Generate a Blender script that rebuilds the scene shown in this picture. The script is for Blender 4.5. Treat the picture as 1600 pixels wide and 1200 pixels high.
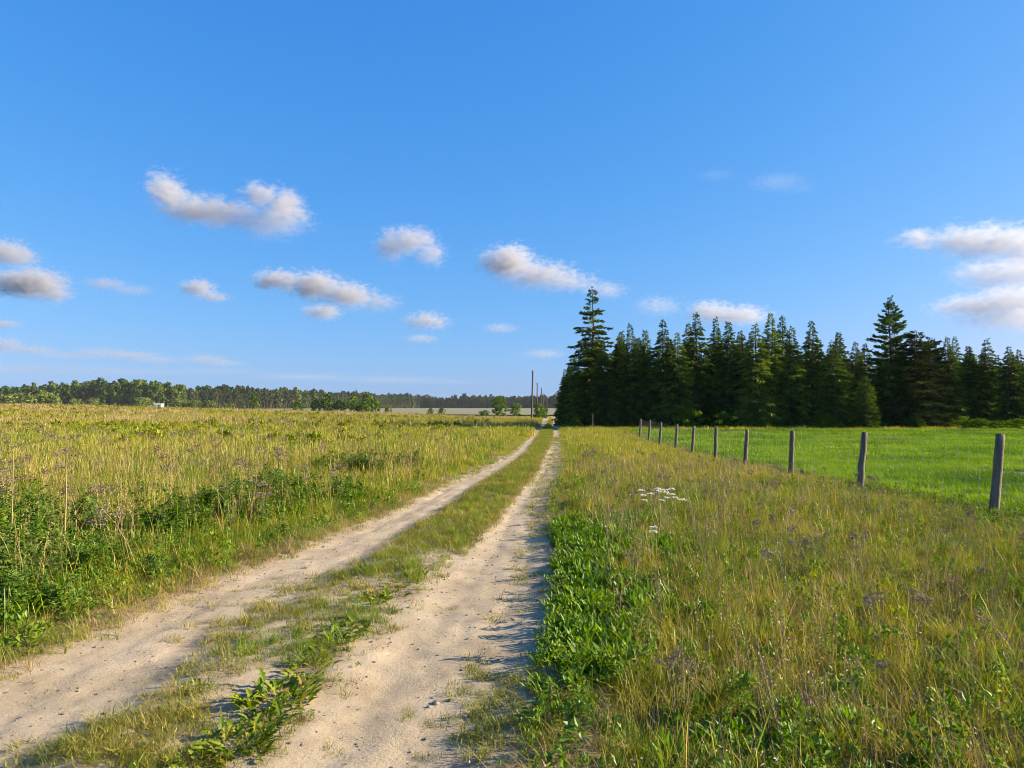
import bpy, bmesh, math
import numpy as np
from mathutils import Vector, Matrix

for o in list(bpy.data.objects):
    bpy.data.objects.remove(o)
scene = bpy.context.scene
COL = scene.collection
R = math.radians

# ------------------------------------------------------------------ camera
F = 1142.0                      # focal length in pixels of the 1600 px wide photograph
PITCH = R(2.0)
EYE = 1.6
cam_d = bpy.data.cameras.new('camera')
cam_d.sensor_width = 36.0
cam_d.lens = 36.0 * F / 1600.0
cam_d.clip_start = 0.05
cam_d.clip_end = 90000.0
cam = bpy.data.objects.new('camera', cam_d)
cam.location = (0, 0, EYE)
cam.rotation_euler = (R(90) + PITCH, 0, 0)
COL.objects.link(cam)
scene.camera = cam

# ------------------------------------------------------------------ sky, sun, exposure
SUN_EL, SUN_AZ = R(22.0), R(87.0)          # azimuth clockwise from +Y, the view direction
world = bpy.data.worlds.new('World')
scene.world = world
world.use_nodes = True
wn = world.node_tree
wn.nodes.clear()
sky = wn.nodes.new('ShaderNodeTexSky')
sky.sky_type = 'NISHITA'
sky.sun_disc = False
sky.sun_elevation = SUN_EL
sky.sun_rotation = SUN_AZ
sky.altitude = 0
sky.air_density = 1.0
sky.dust_density = 1.0
sky.ozone_density = 3.0
EXPOSURE = 1.5
sep = wn.nodes.new('ShaderNodeSeparateColor')      # the camera's colour response to the clear sky, the same everywhere
com = wn.nodes.new('ShaderNodeCombineColor')
wn.links.new(sky.outputs[0], sep.inputs[0])
for ch, (gain, gam, lev) in enumerate([(.138, 1.25, .80), (.182, .66, .655), (.236, .36, .92)]):
    m1 = wn.nodes.new('ShaderNodeMath'); m1.operation = 'MULTIPLY'; m1.inputs[1].default_value = gain
    m2 = wn.nodes.new('ShaderNodeMath'); m2.operation = 'POWER'; m2.inputs[1].default_value = gam
    m3 = wn.nodes.new('ShaderNodeMath'); m3.operation = 'MULTIPLY'; m3.inputs[1].default_value = lev * 10 / 2 ** EXPOSURE
    wn.links.new(sep.outputs[ch], m1.inputs[0]); wn.links.new(m1.outputs[0], m2.inputs[0])
    wn.links.new(m2.outputs[0], m3.inputs[0]); wn.links.new(m3.outputs[0], com.inputs[ch])
bg = wn.nodes.new('ShaderNodeBackground')
bg.inputs['Strength'].default_value = 0.1
wo = wn.nodes.new('ShaderNodeOutputWorld')
wn.links.new(com.outputs[0], bg.inputs['Color'])
wn.links.new(bg.outputs[0], wo.inputs['Surface'])
sun_d = bpy.data.lights.new('sun', 'SUN')
sun_d.energy = 5.0
sun_d.angle = R(0.53)
sun_d.color = (1.0, 0.85, 0.62)
sun = bpy.data.objects.new('sun', sun_d)
sdir = Vector((math.sin(SUN_AZ) * math.cos(SUN_EL), math.cos(SUN_AZ) * math.cos(SUN_EL), math.sin(SUN_EL)))
sun.rotation_euler = (-sdir).to_track_quat('-Z', 'Y').to_euler()
COL.objects.link(sun)
vs = scene.view_settings
vs.view_transform = 'Standard'
vs.look = 'None'
vs.gamma = 1.0
vs.exposure = EXPOSURE
vs.use_curve_mapping = False
cy = scene.cycles
cy.max_bounces = 6
cy.diffuse_bounces = 2
cy.transmission_bounces = 4
cy.volume_bounces = 3
cy.use_denoising = True
cy.denoising_prefilter = 'ACCURATE'
cy.filter_width = 1.0
cy.volume_step_rate = 1.0
cy.volume_max_steps = 256

# ------------------------------------------------------------------ helpers
rng = np.random.default_rng(11)


def at(px, py, Y):
    """world point at depth Y that the photograph shows at pixel px, py"""
    u, v = (px - 800.0) / F, (600.0 - py) / F
    d = Vector((u, math.cos(PITCH) - v * math.sin(PITCH), math.sin(PITCH) + v * math.cos(PITCH)))
    d *= Y / d.y
    return Vector((d.x, Y, EYE + d.z))


def sstep(a, b, x):
    t = np.clip((np.asarray(x, float) - a) / (b - a), 0, 1)
    return t * t * (3 - 2 * t)


_lat = np.random.default_rng(5).random((256, 256))


def vnoise(x, y):
    x = np.asarray(x, float); y = np.asarray(y, float)
    xi = np.floor(x).astype(int); yi = np.floor(y).astype(int)
    fx = x - xi; fy = y - yi
    fx = fx * fx * (3 - 2 * fx); fy = fy * fy * (3 - 2 * fy)
    a = _lat[xi & 255, yi & 255]; b = _lat[(xi + 1) & 255, yi & 255]
    c = _lat[xi & 255, (yi + 1) & 255]; d = _lat[(xi + 1) & 255, (yi + 1) & 255]
    return (a * (1 - fx) + b * fx) * (1 - fy) + (c * (1 - fx) + d * fx) * fy


def fbm(x, y, n=4):
    s = 0; a = .5
    for i in range(n):
        s = s + a * vnoise(x * 2 ** i + 17.3 * i, y * 2 ** i + 9.1 * i); a *= .5
    return s / (1 - .5 ** n)


# the four edges of the two wheel ruts as functions of depth
_EY = [-3, 1.5, 3.26, 4.35, 5.45, 6.9, 8.4, 10.2, 13.1, 17.4, 26, 44.6, 55, 75, 87, 120, 160, 250, 400]
_E = [
    [-3.5, -3.2, -3.0, -3.05, -2.86, -2.69, -2.45, -2.14, -1.71, -1.13, -.05, 1.1, 1.6, 2.7, 3.5, 5.2, 7.0, 11, 18],
    [-2.6, -2.3, -2.1, -2.05, -1.9, -1.72, -1.5, -1.38, -.97, -.55, .42, 1.56, 2.1, 3.4, 4.2, 6.0, 8.0, 12, 19],
    [-1.6, -1.3, -1.06, -.96, -.87, -.70, -.46, -.29, .05, .52, 1.2, 2.5, 3.1, 4.0, 4.8, 6.8, 8.6, 13, 20],
    [-.6, -.4, -.2, -.02, .14, .26, .34, .42, .58, .94, 1.58, 2.76, 3.35, 4.6, 5.4, 7.5, 9.4, 14, 21]]


def edges(Y):
    return [np.interp(Y, _EY, e) for e in _E]


def ground_z(x, y):
    """the lie of the land"""
    x = np.asarray(x, float); y = np.asarray(y, float)
    rise = np.interp(-x, [5, 9.6, 19, 48, 77, 140, 400], [0, .15, .6, 1.35, 1.95, 2.6, 4])
    z = rise * sstep(15, 108, y) * (1 - sstep(125, 230, y))
    z = z + np.where(x < -2, .06 * sstep(2.5, 6, -x) * (1 - sstep(10, 20, y)), 0)
    hollow = sstep(54, 72, y) * (1 - sstep(92, 122, y)) * np.exp(-((x - 3) / 16.0) ** 2)
    z = z - .08 * hollow
    z = z - .25 * sstep(12, 33, y) * (1 - sstep(40, 55, y)) * sstep(3, 7, x)
    far = np.interp(y, [0, 150, 250, 630, 800, 1150, 2500, 6000], [0, 0, -.5, 1.8, 2.4, 3.4, 12, 20])
    z = z + far * sstep(140, 240, y)
    return z + .05 * (vnoise(x * .35, y * .35) - .5) * (1 - sstep(60, 120, y))


def zat(x, y):
    return float(ground_z(x, y))


class MB:
    """collects vertices, faces and a per-vertex variation value"""
    def __init__(s):
        s.v = []; s.f = []; s.c = []

    def add(s, verts, faces, c):
        n = len(s.v)
        s.v.extend(verts)
        s.f.extend([tuple(i + n for i in f) for f in faces])
        s.c.extend(c if isinstance(c, list) else [c] * len(verts))

    def tube(s, pts, rad, k=6, c=(.5, 0), cap=True):
        pts = [Vector(p) for p in pts]
        V = []; Fs = []
        for i, p in enumerate(pts):
            t = (pts[min(i + 1, len(pts) - 1)] - pts[max(i - 1, 0)]).normalized()
            a = t.orthogonal().normalized() if abs(t.z) < .9 else Vector((1, 0, 0))
            a = (a - t * a.dot(t)).normalized()
            b = t.cross(a)
            for j in range(k):
                an = 2 * math.pi * j / k
                V.append(tuple(p + (a * math.cos(an) + b * math.sin(an)) * rad[i]))
        for i in range(len(pts) - 1):
            for j in range(k):
                Fs.append((i * k + j, i * k + (j + 1) % k, (i + 1) * k + (j + 1) % k, (i + 1) * k + j))
        if cap:
            Fs.append(tuple(range((len(pts) - 1) * k, len(pts) * k)))
            Fs.append(tuple(reversed(range(k))))
        s.add(V, Fs, c)

    def mesh(s, name, mat, smooth=False):
        me = bpy.data.meshes.new(name)
        me.from_pydata([tuple(v) for v in s.v], [], s.f)
        at_ = me.attributes.new('bl', 'FLOAT_COLOR', 'POINT')
        arr = np.zeros((len(s.v), 4), np.float32)
        if len(s.v):
            cc = np.array([(c[0], c[1]) for c in s.c], np.float32)
            arr[:, :2] = cc
        arr[:, 3] = 1
        at_.data.foreach_set('color', arr.ravel())
        me.materials.append(mat)
        if smooth:
            me.polygons.foreach_set('use_smooth', [True] * len(me.polygons))
        me.update()
        return me


def link(name, me, parent=None, loc=None, rz=0, scale=None):
    o = bpy.data.objects.new(name, me)
    COL.objects.link(o)
    if parent is not None:
        o.parent = parent
    if loc is not None:
        o.location = loc
    if rz:
        o.rotation_euler = (0, 0, rz)
    if scale is not None:
        o.scale = scale if hasattr(scale, '__len__') else (scale,) * 3
    return o


def tag(o, label=None, cat=None, group=None, kind=None):
    if label: o['label'] = label
    if cat: o['category'] = cat
    if group: o['group'] = group
    if kind: o['kind'] = kind
    return o


# ------------------------------------------------------------------ materials
def new_mat(name):
    m = bpy.data.materials.new(name)
    m.use_nodes = True
    m.node_tree.nodes.clear()
    out = m.node_tree.nodes.new('ShaderNodeOutputMaterial')
    return m, m.node_tree, out


def ramp(nt, stops):
    r = nt.nodes.new('ShaderNodeValToRGB')
    el = r.color_ramp.elements
    while len(el) < len(stops):
        el.new(.5)
    for e, (p, c) in zip(el, stops):
        e.position = p
        e.color = (c[0], c[1], c[2], 1)
    return r


def math_n(nt, op, a, b=None, clamp=False):
    n = nt.nodes.new('ShaderNodeMath')
    n.operation = op
    n.use_clamp = clamp
    for i, x in enumerate((a, b)):
        if x is None: continue
        if isinstance(x, (int, float)):
            n.inputs[i].default_value = x
        else:
            nt.links.new(x, n.inputs[i])
    return n.outputs[0]


def leaf_mat(name, stops, trans=.35, gloss=.05, wobj=.4, wblade=.45, wpos=.35, pscale=.6, rough=.45):
    """foliage: colour varies by blade, by plant and slowly over the ground"""
    m, nt, out = new_mat(name)
    L = nt.links
    a = nt.nodes.new('ShaderNodeAttribute'); a.attribute_name = 'bl'
    sp = nt.nodes.new('ShaderNodeSeparateColor'); L.new(a.outputs['Color'], sp.inputs[0])
    oi = nt.nodes.new('ShaderNodeObjectInfo')
    ge = nt.nodes.new('ShaderNodeNewGeometry')
    no = nt.nodes.new('ShaderNodeTexNoise'); no.inputs['Scale'].default_value = pscale
    no.inputs['Detail'].default_value = 3
    L.new(ge.outputs['Position'], no.inputs['Vector'])
    x = math_n(nt, 'MULTIPLY', sp.outputs[0], wblade)
    y = math_n(nt, 'MULTIPLY', oi.outputs['Random'], wobj)
    z = math_n(nt, 'MULTIPLY', math_n(nt, 'SUBTRACT', no.outputs[0], .5), wpos * 3)
    f = math_n(nt, 'ADD', math_n(nt, 'ADD', x, y), z)
    f = math_n(nt, 'ADD', f, .5 - (wobj + wblade) / 2, True)
    r = ramp(nt, stops); L.new(f, r.inputs[0])
    d = nt.nodes.new('ShaderNodeBsdfDiffuse'); L.new(r.outputs[0], d.inputs[0])
    t = nt.nodes.new('ShaderNodeBsdfTranslucent')
    hsv = nt.nodes.new('ShaderNodeHueSaturation'); hsv.inputs['Saturation'].default_value = 1.1
    hsv.inputs['Value'].default_value = 1.15
    L.new(r.outputs[0], hsv.inputs['Color']); L.new(hsv.outputs[0], t.inputs[0])
    mx = nt.nodes.new('ShaderNodeMixShader'); mx.inputs[0].default_value = trans
    L.new(d.outputs[0], mx.inputs[1]); L.new(t.outputs[0], mx.inputs[2])
    g = nt.nodes.new('ShaderNodeBsdfGlossy'); g.inputs['Roughness'].default_value = rough
    g.inputs['Color'].default_value = (.9, .9, .9, 1)
    m2 = nt.nodes.new('ShaderNodeMixShader'); m2.inputs[0].default_value = gloss
    L.new(mx.outputs[0], m2.inputs[1]); L.new(g.outputs[0], m2.inputs[2])
    L.new(m2.outputs[0], out.inputs['Surface'])
    return m


def solid_mat(name, stops, scale=6.0, rough=.8, bump=.3, bscale=40., coord='Object', stretch=(1, 1, 1), detail=5):
    m, nt, out = new_mat(name)
    L = nt.links
    tc = nt.nodes.new('ShaderNodeTexCoord')
    mp = nt.nodes.new('ShaderNodeMapping'); mp.inputs['Scale'].default_value = stretch
    L.new(tc.outputs[coord], mp.inputs[0])
    n = nt.nodes.new('ShaderNodeTexNoise'); n.inputs['Scale'].default_value = scale
    n.inputs['Detail'].default_value = detail; n.inputs['Roughness'].default_value = .65
    L.new(mp.outputs[0], n.inputs['Vector'])
    r = ramp(nt, stops); L.new(n.outputs[0], r.inputs[0])
    b = nt.nodes.new('ShaderNodeBsdfPrincipled')
    b.inputs['Roughness'].default_value = rough
    b.inputs['Specular IOR Level'].default_value = .25
    L.new(r.outputs[0], b.inputs['Base Color'])
    n2 = nt.nodes.new('ShaderNodeTexNoise'); n2.inputs['Scale'].default_value = bscale
    n2.inputs['Detail'].default_value = 5
    L.new(mp.outputs[0], n2.inputs['Vector'])
    bp = nt.nodes.new('ShaderNodeBump'); bp.inputs['Strength'].default_value = bump
    bp.inputs['Distance'].default_value = .02
    L.new(n2.outputs[0], bp.inputs['Height']); L.new(bp.outputs[0], b.inputs['Normal'])
    L.new(b.outputs[0], out.inputs['Surface'])
    return m


M = {}
M['soil'] = solid_mat('soil', [(.25, (.045, .037, .015)), (.5, (.09, .078, .027)), (.75, (.17, .135, .06))], 2.5, .95, .6, 30)
M['crop_soil'] = solid_mat('crop_soil', [(.3, (.035, .06, .008)), (.7, (.07, .11, .014))], 3, .95, .5, 25)
M['pale'] = solid_mat('pale_field', [(.3, (.15, .155, .085)), (.7, (.21, .205, .115))], .02, .95, .3, 1, stretch=(1, 3, 1))
M['bark'] = solid_mat('bark', [(.3, (.05, .035, .025)), (.7, (.14, .10, .075))], 6, .9, .7, 25, stretch=(1, 1, .25))
M['pine_bark'] = solid_mat('pine_bark', [(.3, (.08, .05, .032)), (.7, (.17, .11, .072))], 3, .9, .5, 25, stretch=(1, 1, .3))
M['post'] = solid_mat('weathered_wood', [(.25, (.07, .052, .038)), (.5, (.14, .11, .082)), (.75, (.24, .20, .155))], 14, .85, .6, 60, stretch=(1, 1, .08))
M['pole'] = solid_mat('creosoted_wood', [(.3, (.05, .04, .032)), (.7, (.12, .095, .075))], 10, .9, .5, 40, stretch=(1, 1, .1))
M['wire'] = solid_mat('galvanised_wire', [(.3, (.16, .16, .16)), (.7, (.25, .25, .24))], 20, .5, .1, 60)
M['white_paint'] = solid_mat('white_paint', [(.3, (.66, .65, .60)), (.7, (.8, .79, .74))], 2, .7, .1, 30)
M['roofing'] = solid_mat('roofing', [(.3, (.42, .40, .36)), (.7, (.55, .53, .48))], 2, .7, .2, 30)
M['dark_wood'] = solid_mat('dark_wood', [(.3, (.06, .05, .04)), (.7, (.12, .1, .08))], 4, .8, .2, 30)
M['porcelain'] = solid_mat('porcelain', [(.3, (.5, .5, .48)), (.7, (.65, .65, .62))], 4, .3, .05, 30)
M['stone'] = solid_mat('stone', [(.3, (.10, .08, .06)), (.7, (.36, .30, .22))], 12, .9, .5, 60)
M['feather'] = solid_mat('feather', [(.3, (.03, .03, .03)), (.7, (.07, .06, .055))], 20, .8, .1, 60)

M['g_green'] = leaf_mat('grass_green', [(.0, (.05, .12, .006)), (.45, (.12, .21, .011)), (.8, (.22, .29, .02)), (1, (.33, .34, .04))], gloss=.02)
M['g_olive'] = leaf_mat('grass_olive', [(.0, (.09, .12, .008)), (.35, (.235, .245, .015)), (.75, (.40, .34, .034)), (1, (.50, .38, .10))], trans=.28, gloss=.02, wobj=.5)
M['g_straw'] = leaf_mat('straw', [(.0, (.15, .105, .04)), (.5, (.31, .23, .09)), (1, (.47, .36, .16))], trans=.25, gloss=.02)
M['g_mat'] = leaf_mat('trodden_grass', [(.0, (.10, .13, .014)), (.5, (.21, .215, .026)), (.8, (.36, .30, .06)), (1, (.46, .33, .12))], gloss=.02)
M['leaf'] = leaf_mat('dock_leaf', [(.0, (.05, .125, .004)), (.5, (.125, .235, .008)), (1, (.24, .35, .018))], trans=.42, gloss=.02)
M['leaf_y'] = leaf_mat('rosette_leaf', [(.0, (.07, .12, .008)), (.5, (.155, .22, .016)), (.82, (.28, .30, .03)), (1, (.36, .20, .06))], trans=.35, gloss=.01, wobj=.9, wblade=.1)
M['mug'] = leaf_mat('mugwort_leaf', [(.0, (.045, .10, .007)), (.5, (.10, .18, .014)), (1, (.20, .27, .03))], trans=.35, gloss=.02)
M['row'] = leaf_mat('row_leaf', [(.0, (.11, .16, .010)), (.5, (.23, .26, .018)), (1, (.38, .33, .025))], trans=.25, gloss=.01, pscale=.15)
M['crop'] = leaf_mat('crop_blade', [(.0, (.06, .14, .003)), (.5, (.15, .27, .005)), (1, (.25, .36, .010))], trans=.35, gloss=.02, pscale=.22, wpos=.8)
M['dry'] = leaf_mat('dry_seed_head', [(.0, (.13, .10, .07)), (.5, (.23, .175, .12)), (1, (.38, .29, .18))], trans=.1, gloss=.02)
M['petal'] = leaf_mat('white_petal', [(.0, (.72, .69, .52)), (1, (.85, .83, .72))], trans=.2, gloss=.02)
M['stem'] = leaf_mat('green_stem', [(.0, (.09, .13, .03)), (1, (.2, .22, .07))], trans=.1)
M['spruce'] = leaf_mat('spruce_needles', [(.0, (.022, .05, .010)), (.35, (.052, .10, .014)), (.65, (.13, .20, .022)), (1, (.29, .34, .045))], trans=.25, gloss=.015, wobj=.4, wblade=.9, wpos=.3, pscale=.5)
M['pine'] = leaf_mat('pine_needles', [(.0, (.025, .045, .012)), (.5, (.05, .072, .02)), (1, (.10, .11, .035))], trans=.15, gloss=.0, wblade=.7)
M['decid'] = leaf_mat('tree_leaves', [(.0, (.035, .08, .008)), (.5, (.085, .155, .014)), (1, (.17, .24, .025))], trans=.3, gloss=.01, wblade=.6)
M['decid_b'] = leaf_mat('bright_leaves', [(.0, (.04, .09, .006)), (.5, (.08, .15, .010)), (1, (.14, .22, .018))], trans=.35, gloss=.0, wblade=.6)
M['willow'] = leaf_mat('willow_leaves', [(.0, (.07, .105, .022)), (.5, (.13, .175, .035)), (1, (.21, .24, .06))], trans=.3, gloss=.01, wblade=.6)
M['w_decid'] = leaf_mat('wood_leaves', [(.0, (.03, .065, .012)), (.5, (.07, .12, .018)), (1, (.14, .185, .03))], trans=.2, gloss=0, wobj=.9, wblade=.4, pscale=.02)
M['w_pine'] = leaf_mat('wood_needles', [(.0, (.028, .05, .018)), (.5, (.05, .075, .024)), (1, (.09, .10, .032))], trans=.1, gloss=0, wobj=.8, wblade=.4, pscale=.02)


def sand_mat():
    m, nt, out = new_mat('sandy_track')
    L = nt.links
    ge = nt.nodes.new('ShaderNodeNewGeometry')

    def noise(sc, det=5, ro=.6):
        n = nt.nodes.new('ShaderNodeTexNoise')
        n.inputs['Scale'].default_value = sc; n.inputs['Detail'].default_value = det
        n.inputs['Roughness'].default_value = ro
        L.new(ge.outputs['Position'], n.inputs['Vector'])
        return n.outputs[0]
    r = ramp(nt, [(.28, (.27, .212, .135)), (.5, (.375, .303, .203)), (.72, (.45, .372, .262))])
    L.new(noise(1.7, 8, .7), r.inputs[0])
    # fine grit: darker crumbs and pale grains
    r2 = ramp(nt, [(.32, (.42, .38, .34)), (.43, (1, 1, 1)), (.66, (1, 1, 1)), (.78, (1.25, 1.22, 1.18))])
    L.new(noise(75, 4, .75), r2.inputs[0])
    mul = nt.nodes.new('ShaderNodeMix'); mul.data_type = 'RGBA'; mul.blend_type = 'MULTIPLY'
    mul.inputs[0].default_value = .8
    L.new(r.outputs[0], mul.inputs[6]); L.new(r2.outputs[0], mul.inputs[7])
    # humus and thatch off the ruts, from the 'soil' attribute with a ragged edge
    a = nt.nodes.new('ShaderNodeAttribute'); a.attribute_name = 'humus'
    f = math_n(nt, 'ADD', a.outputs['Fac'], math_n(nt, 'MULTIPLY', math_n(nt, 'SUBTRACT', noise(7, 6, .7), .5), 1.1))
    f = math_n(nt, 'MULTIPLY', math_n(nt, 'SUBTRACT', f, .4), 3.2, True)
    r3 = ramp(nt, [(.3, (.10, .08, .04)), (.5, (.19, .145, .08)), (.7, (.29, .22, .13))])
    L.new(noise(22, 6, .7), r3.inputs[0])
    mx = nt.nodes.new('ShaderNodeMix'); mx.data_type = 'RGBA'
    L.new(f, mx.inputs[0]); L.new(mul.outputs[2], mx.inputs[6]); L.new(r3.outputs[0], mx.inputs[7])
    b = nt.nodes.new('ShaderNodeBsdfPrincipled'); b.inputs['Roughness'].default_value = .95
    b.inputs['Specular IOR Level'].default_value = .1
    L.new(mx.outputs[2], b.inputs['Base Color'])
    h = math_n(nt, 'ADD', math_n(nt, 'MULTIPLY', noise(14, 6, .7), .7), math_n(nt, 'MULTIPLY', noise(48, 5, .8), .7))
    bp = nt.nodes.new('ShaderNodeBump'); bp.inputs['Strength'].default_value = .55
    bp.inputs['Distance'].default_value = .03
    L.new(h, bp.inputs['Height']); L.new(bp.outputs[0], b.inputs['Normal'])
    L.new(b.outputs[0], out.inputs['Surface'])
    return m


M['sand'] = sand_mat()


# ------------------------------------------------------------------ ground sheets
def grid_mesh(name, X, Y, Z, mat, attr=None):
    nr, nc = X.shape
    me = bpy.data.meshes.new(name)
    V = np.stack([X, Y, Z], -1).reshape(-1, 3)
    i = np.arange(nr * nc).reshape(nr, nc)
    Fq = np.stack([i[:-1, :-1], i[:-1, 1:], i[1:, 1:], i[1:, :-1]], -1).reshape(-1, 4)
    me.vertices.add(len(V)); me.vertices.foreach_set('co', V.astype(np.float32).ravel())
    me.loops.add(Fq.size); me.loops.foreach_set('vertex_index', Fq.ravel().astype(np.int32))
    me.polygons.add(len(Fq)); me.polygons.foreach_set('loop_start', (np.arange(len(Fq)) * 4).astype(np.int32))
    if attr is not None:
        a = me.attributes.new('humus', 'FLOAT', 'POINT')
        a.data.foreach_set('value', attr.astype(np.float32).ravel())
    me.polygons.foreach_set('use_smooth', [True] * len(Fq))
    me.materials.append(mat)
    me.update(calc_edges=True); me.validate()
    return me


rowsY = np.concatenate([np.arange(-10, 12, .3), np.geomspace(12, 130, 120)[0:], np.geomspace(133, 6000, 90)])
u = np.linspace(-1, 1, 221); u = np.sign(u) * np.abs(u) ** 1.35
GX = u[None, :] * (14 + 1.35 * np.maximum(rowsY, 0))[:, None]
GY = np.repeat(rowsY[:, None], len(u), 1)
GZ = ground_z(GX, GY)
e0, e1, e2, e3 = edges(GY)
inside = sstep(-.5, 0.0, GX - (e0 - .4)) * (1 - sstep(0.0, .5, GX - (e3 + .4))) * (1 - .6 * sstep(60, 100, GY)) * (1 - sstep(240, 260, GY))
GZ = GZ - .22 * inside * np.maximum(1, GY / 60)
tag(link('ground', grid_mesh('ground', GX, GY, GZ, M['soil'])), kind='structure')

# the sandy two-rut track
tY = np.concatenate([np.arange(-3, 2, .1), np.geomspace(2, 62, 330), np.geomspace(63, 250, 90)])
w = np.linspace(0, 1, 121)
e0, e1, e2, e3 = [e[:, None] for e in edges(tY)]
mg = np.full((len(tY), 1), 1.0)
TX = (e0 - mg) + w[None, :] * (e3 + mg - e0 + mg)
TY = np.repeat(tY[:, None], len(w), 1)
soft = .17 + .004 * TY
wob = .16 * (fbm(TX * 1.1, TY * 1.1) - .5)
rutL = sstep(-soft, soft, TX + wob - e0) * (1 - sstep(-soft, soft, TX + wob - e1))
rutR = sstep(-soft, soft, TX + wob - e2) * (1 - sstep(-soft, soft, TX + wob - e3))
rut = np.maximum(rutL, rutR)
mid = sstep(0, .2, TX - e1) * (1 - sstep(0, .2, TX - e2))
TZ = ground_z(TX, TY) - .030 * rut + .012 * mid
near = 1 - sstep(14, 40, TY)
TZ = TZ + near * (.030 * (fbm(TX * 3, TY * 3, 4) - .5) + .022 * (fbm(TX * 11 + 5, TY * 9, 3) - .5))
# shallow tyre tread marks running along the ruts
for ec, ph in ((.5 * (e0 + e1), 0.), (.5 * (e2 + e3), 1.7)):
    for k, off in enumerate((-.18, .2)):
        d = TX - ec - off - .05 * np.sin(TY * .7 + ph + k)
        TZ = TZ - near * .010 * np.exp(-(d / .075) ** 2) * (.6 + .4 * np.sin(TY * 42 + d * 25))
edge_drop = (1 - sstep(0, .12, w))[None, :] + sstep(.88, 1, w)[None, :]
TZ = TZ - edge_drop * .10 * np.maximum(1, TY / 40)
patchy = fbm(TX * 2.3 + 40, TY * 1.6, 4)
humus = np.clip(1 - rut, 0, 1) * np.where((TX > e1) & (TX < e2), np.clip(.28 + .75 * sstep(6.5, 10, TY) + (patchy - .5) * .8, 0, 1),
                                         np.clip(.55 + .6 * sstep(.2, .7, np.maximum(e0 - TX, TX - e3)), 0, 1))
track_z_tab = (TX, TY, TZ)
tag(link('dirt_track', grid_mesh('dirt_track', TX, TY, TZ, M['sand'], humus)), 'pale sandy two-rut farm track', None, None, 'structure')


def track_z(x, y):
    i = int(np.searchsorted(tY, y)); i = min(max(i, 0), len(tY) - 1)
    return float(np.interp(x, TX[i], TZ[i]))


def track_z_arr(x, y):
    return np.array([track_z(a, b) for a, b in zip(x, y)])


# crop field behind the fence, pale stubble far off
def fence_x(Y):
    return np.interp(Y, [-5, 10.9, 18.9, 26.9, 34.9, 42.9, 60], [7.0, 7.1, 7.15, 7.45, 7.8, 8.0, 8.4])


cY = np.linspace(-6, 57.5, 120)
cw = np.linspace(0, 1, 90)
CX = fence_x(cY)[:, None] + .5 + cw[None, :] * (58 - fence_x(cY))[:, None]
CY = np.repeat(cY[:, None], len(cw), 1)
tag(link('crop_field', grid_mesh('crop_field', CX, CY, ground_z(CX, CY) + .03, M['crop_soil'])), 'bright green field of young crop behind the fence', None, None, 'structure')
pY = np.geomspace(190, 1400, 60)
pu = np.linspace(-1, 1, 60)
PX = pu[None, :] * (40 + .75 * pY)[:, None]
PY = np.repeat(pY[:, None], 60, 1)
tag(link('pale_field', grid_mesh('pale_field', PX, PY, ground_z(PX, PY) + .35, M['pale'])), 'pale grey-green field in front of the far wood', None, None, 'structure')


# ------------------------------------------------------------------ plant parts
def blade(mb, base, az, h, lean, wd, r, segs=3, curl=1.0, prof=None, twist=0.):
    """one grass blade, a curved ribbon that tapers to its tip"""
    dx, dy = math.cos(az), math.sin(az)
    sx, sy = -math.sin(az + twist), math.cos(az + twist)
    V = []; C = []
    for i in range(segs + 1):
        t = i / segs
        out = lean * h * t ** (1 + curl)
        z = h * t * (1 - .35 * lean * t)
        ww = wd * ((1 - t) ** .6 if prof is None else prof[i])
        cx, cy, cz = base[0] + dx * out, base[1] + dy * out, base[2] + z
        if i == segs and prof is None:
            V.append((cx, cy, cz)); C.append((r, t))
        else:
            V.append((cx - sx * ww / 2, cy - sy * ww / 2, cz)); V.append((cx + sx * ww / 2, cy + sy * ww / 2, cz))
            C += [(r, t), (r, t)]
    Fs = []
    for i in range(segs):
        if i == segs - 1 and prof is None:
            Fs.append((2 * i, 2 * i + 1, 2 * i + 2))
        else:
            Fs.append((2 * i, 2 * i + 1, 2 * i + 3, 2 * i + 2))
    mb.add(V, Fs, C)


def tuft(seed, n, h, rad, wd, mat, lean=.5, segs=3, hv=.45, heads=0, head_mat=None, name='tuft'):
    g = np.random.default_rng(seed)
    mb = MB()
    for i in range(n):
        a = g.uniform(0, 6.283); rr = rad * math.sqrt(g.random())
        base = (rr * math.cos(a), rr * math.sin(a), -.02)
        blade(mb, base, g.uniform(0, 6.283), h * (1 - hv * g.random() ** 1.3), lean * g.uniform(.2, 1.3), wd * g.uniform(.6, 1.3), float(g.random()), segs, g.uniform(.5, 1.6), twist=g.uniform(-.6, .6))
    for i in range(heads):
        a = g.uniform(0, 6.283); rr = rad * math.sqrt(g.random())
        hh = h * g.uniform(1.0, 1.5)
        blade(mb, (rr * math.cos(a), rr * math.sin(a), -.02), g.uniform(0, 6.283), hh, .2 * g.random(), wd, float(.35 + .65 * g.random()), 5, 1.3,
              prof=[.45, .4, .4, .35, 1.05, .3])
    return mb.mesh(name, mat)


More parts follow.
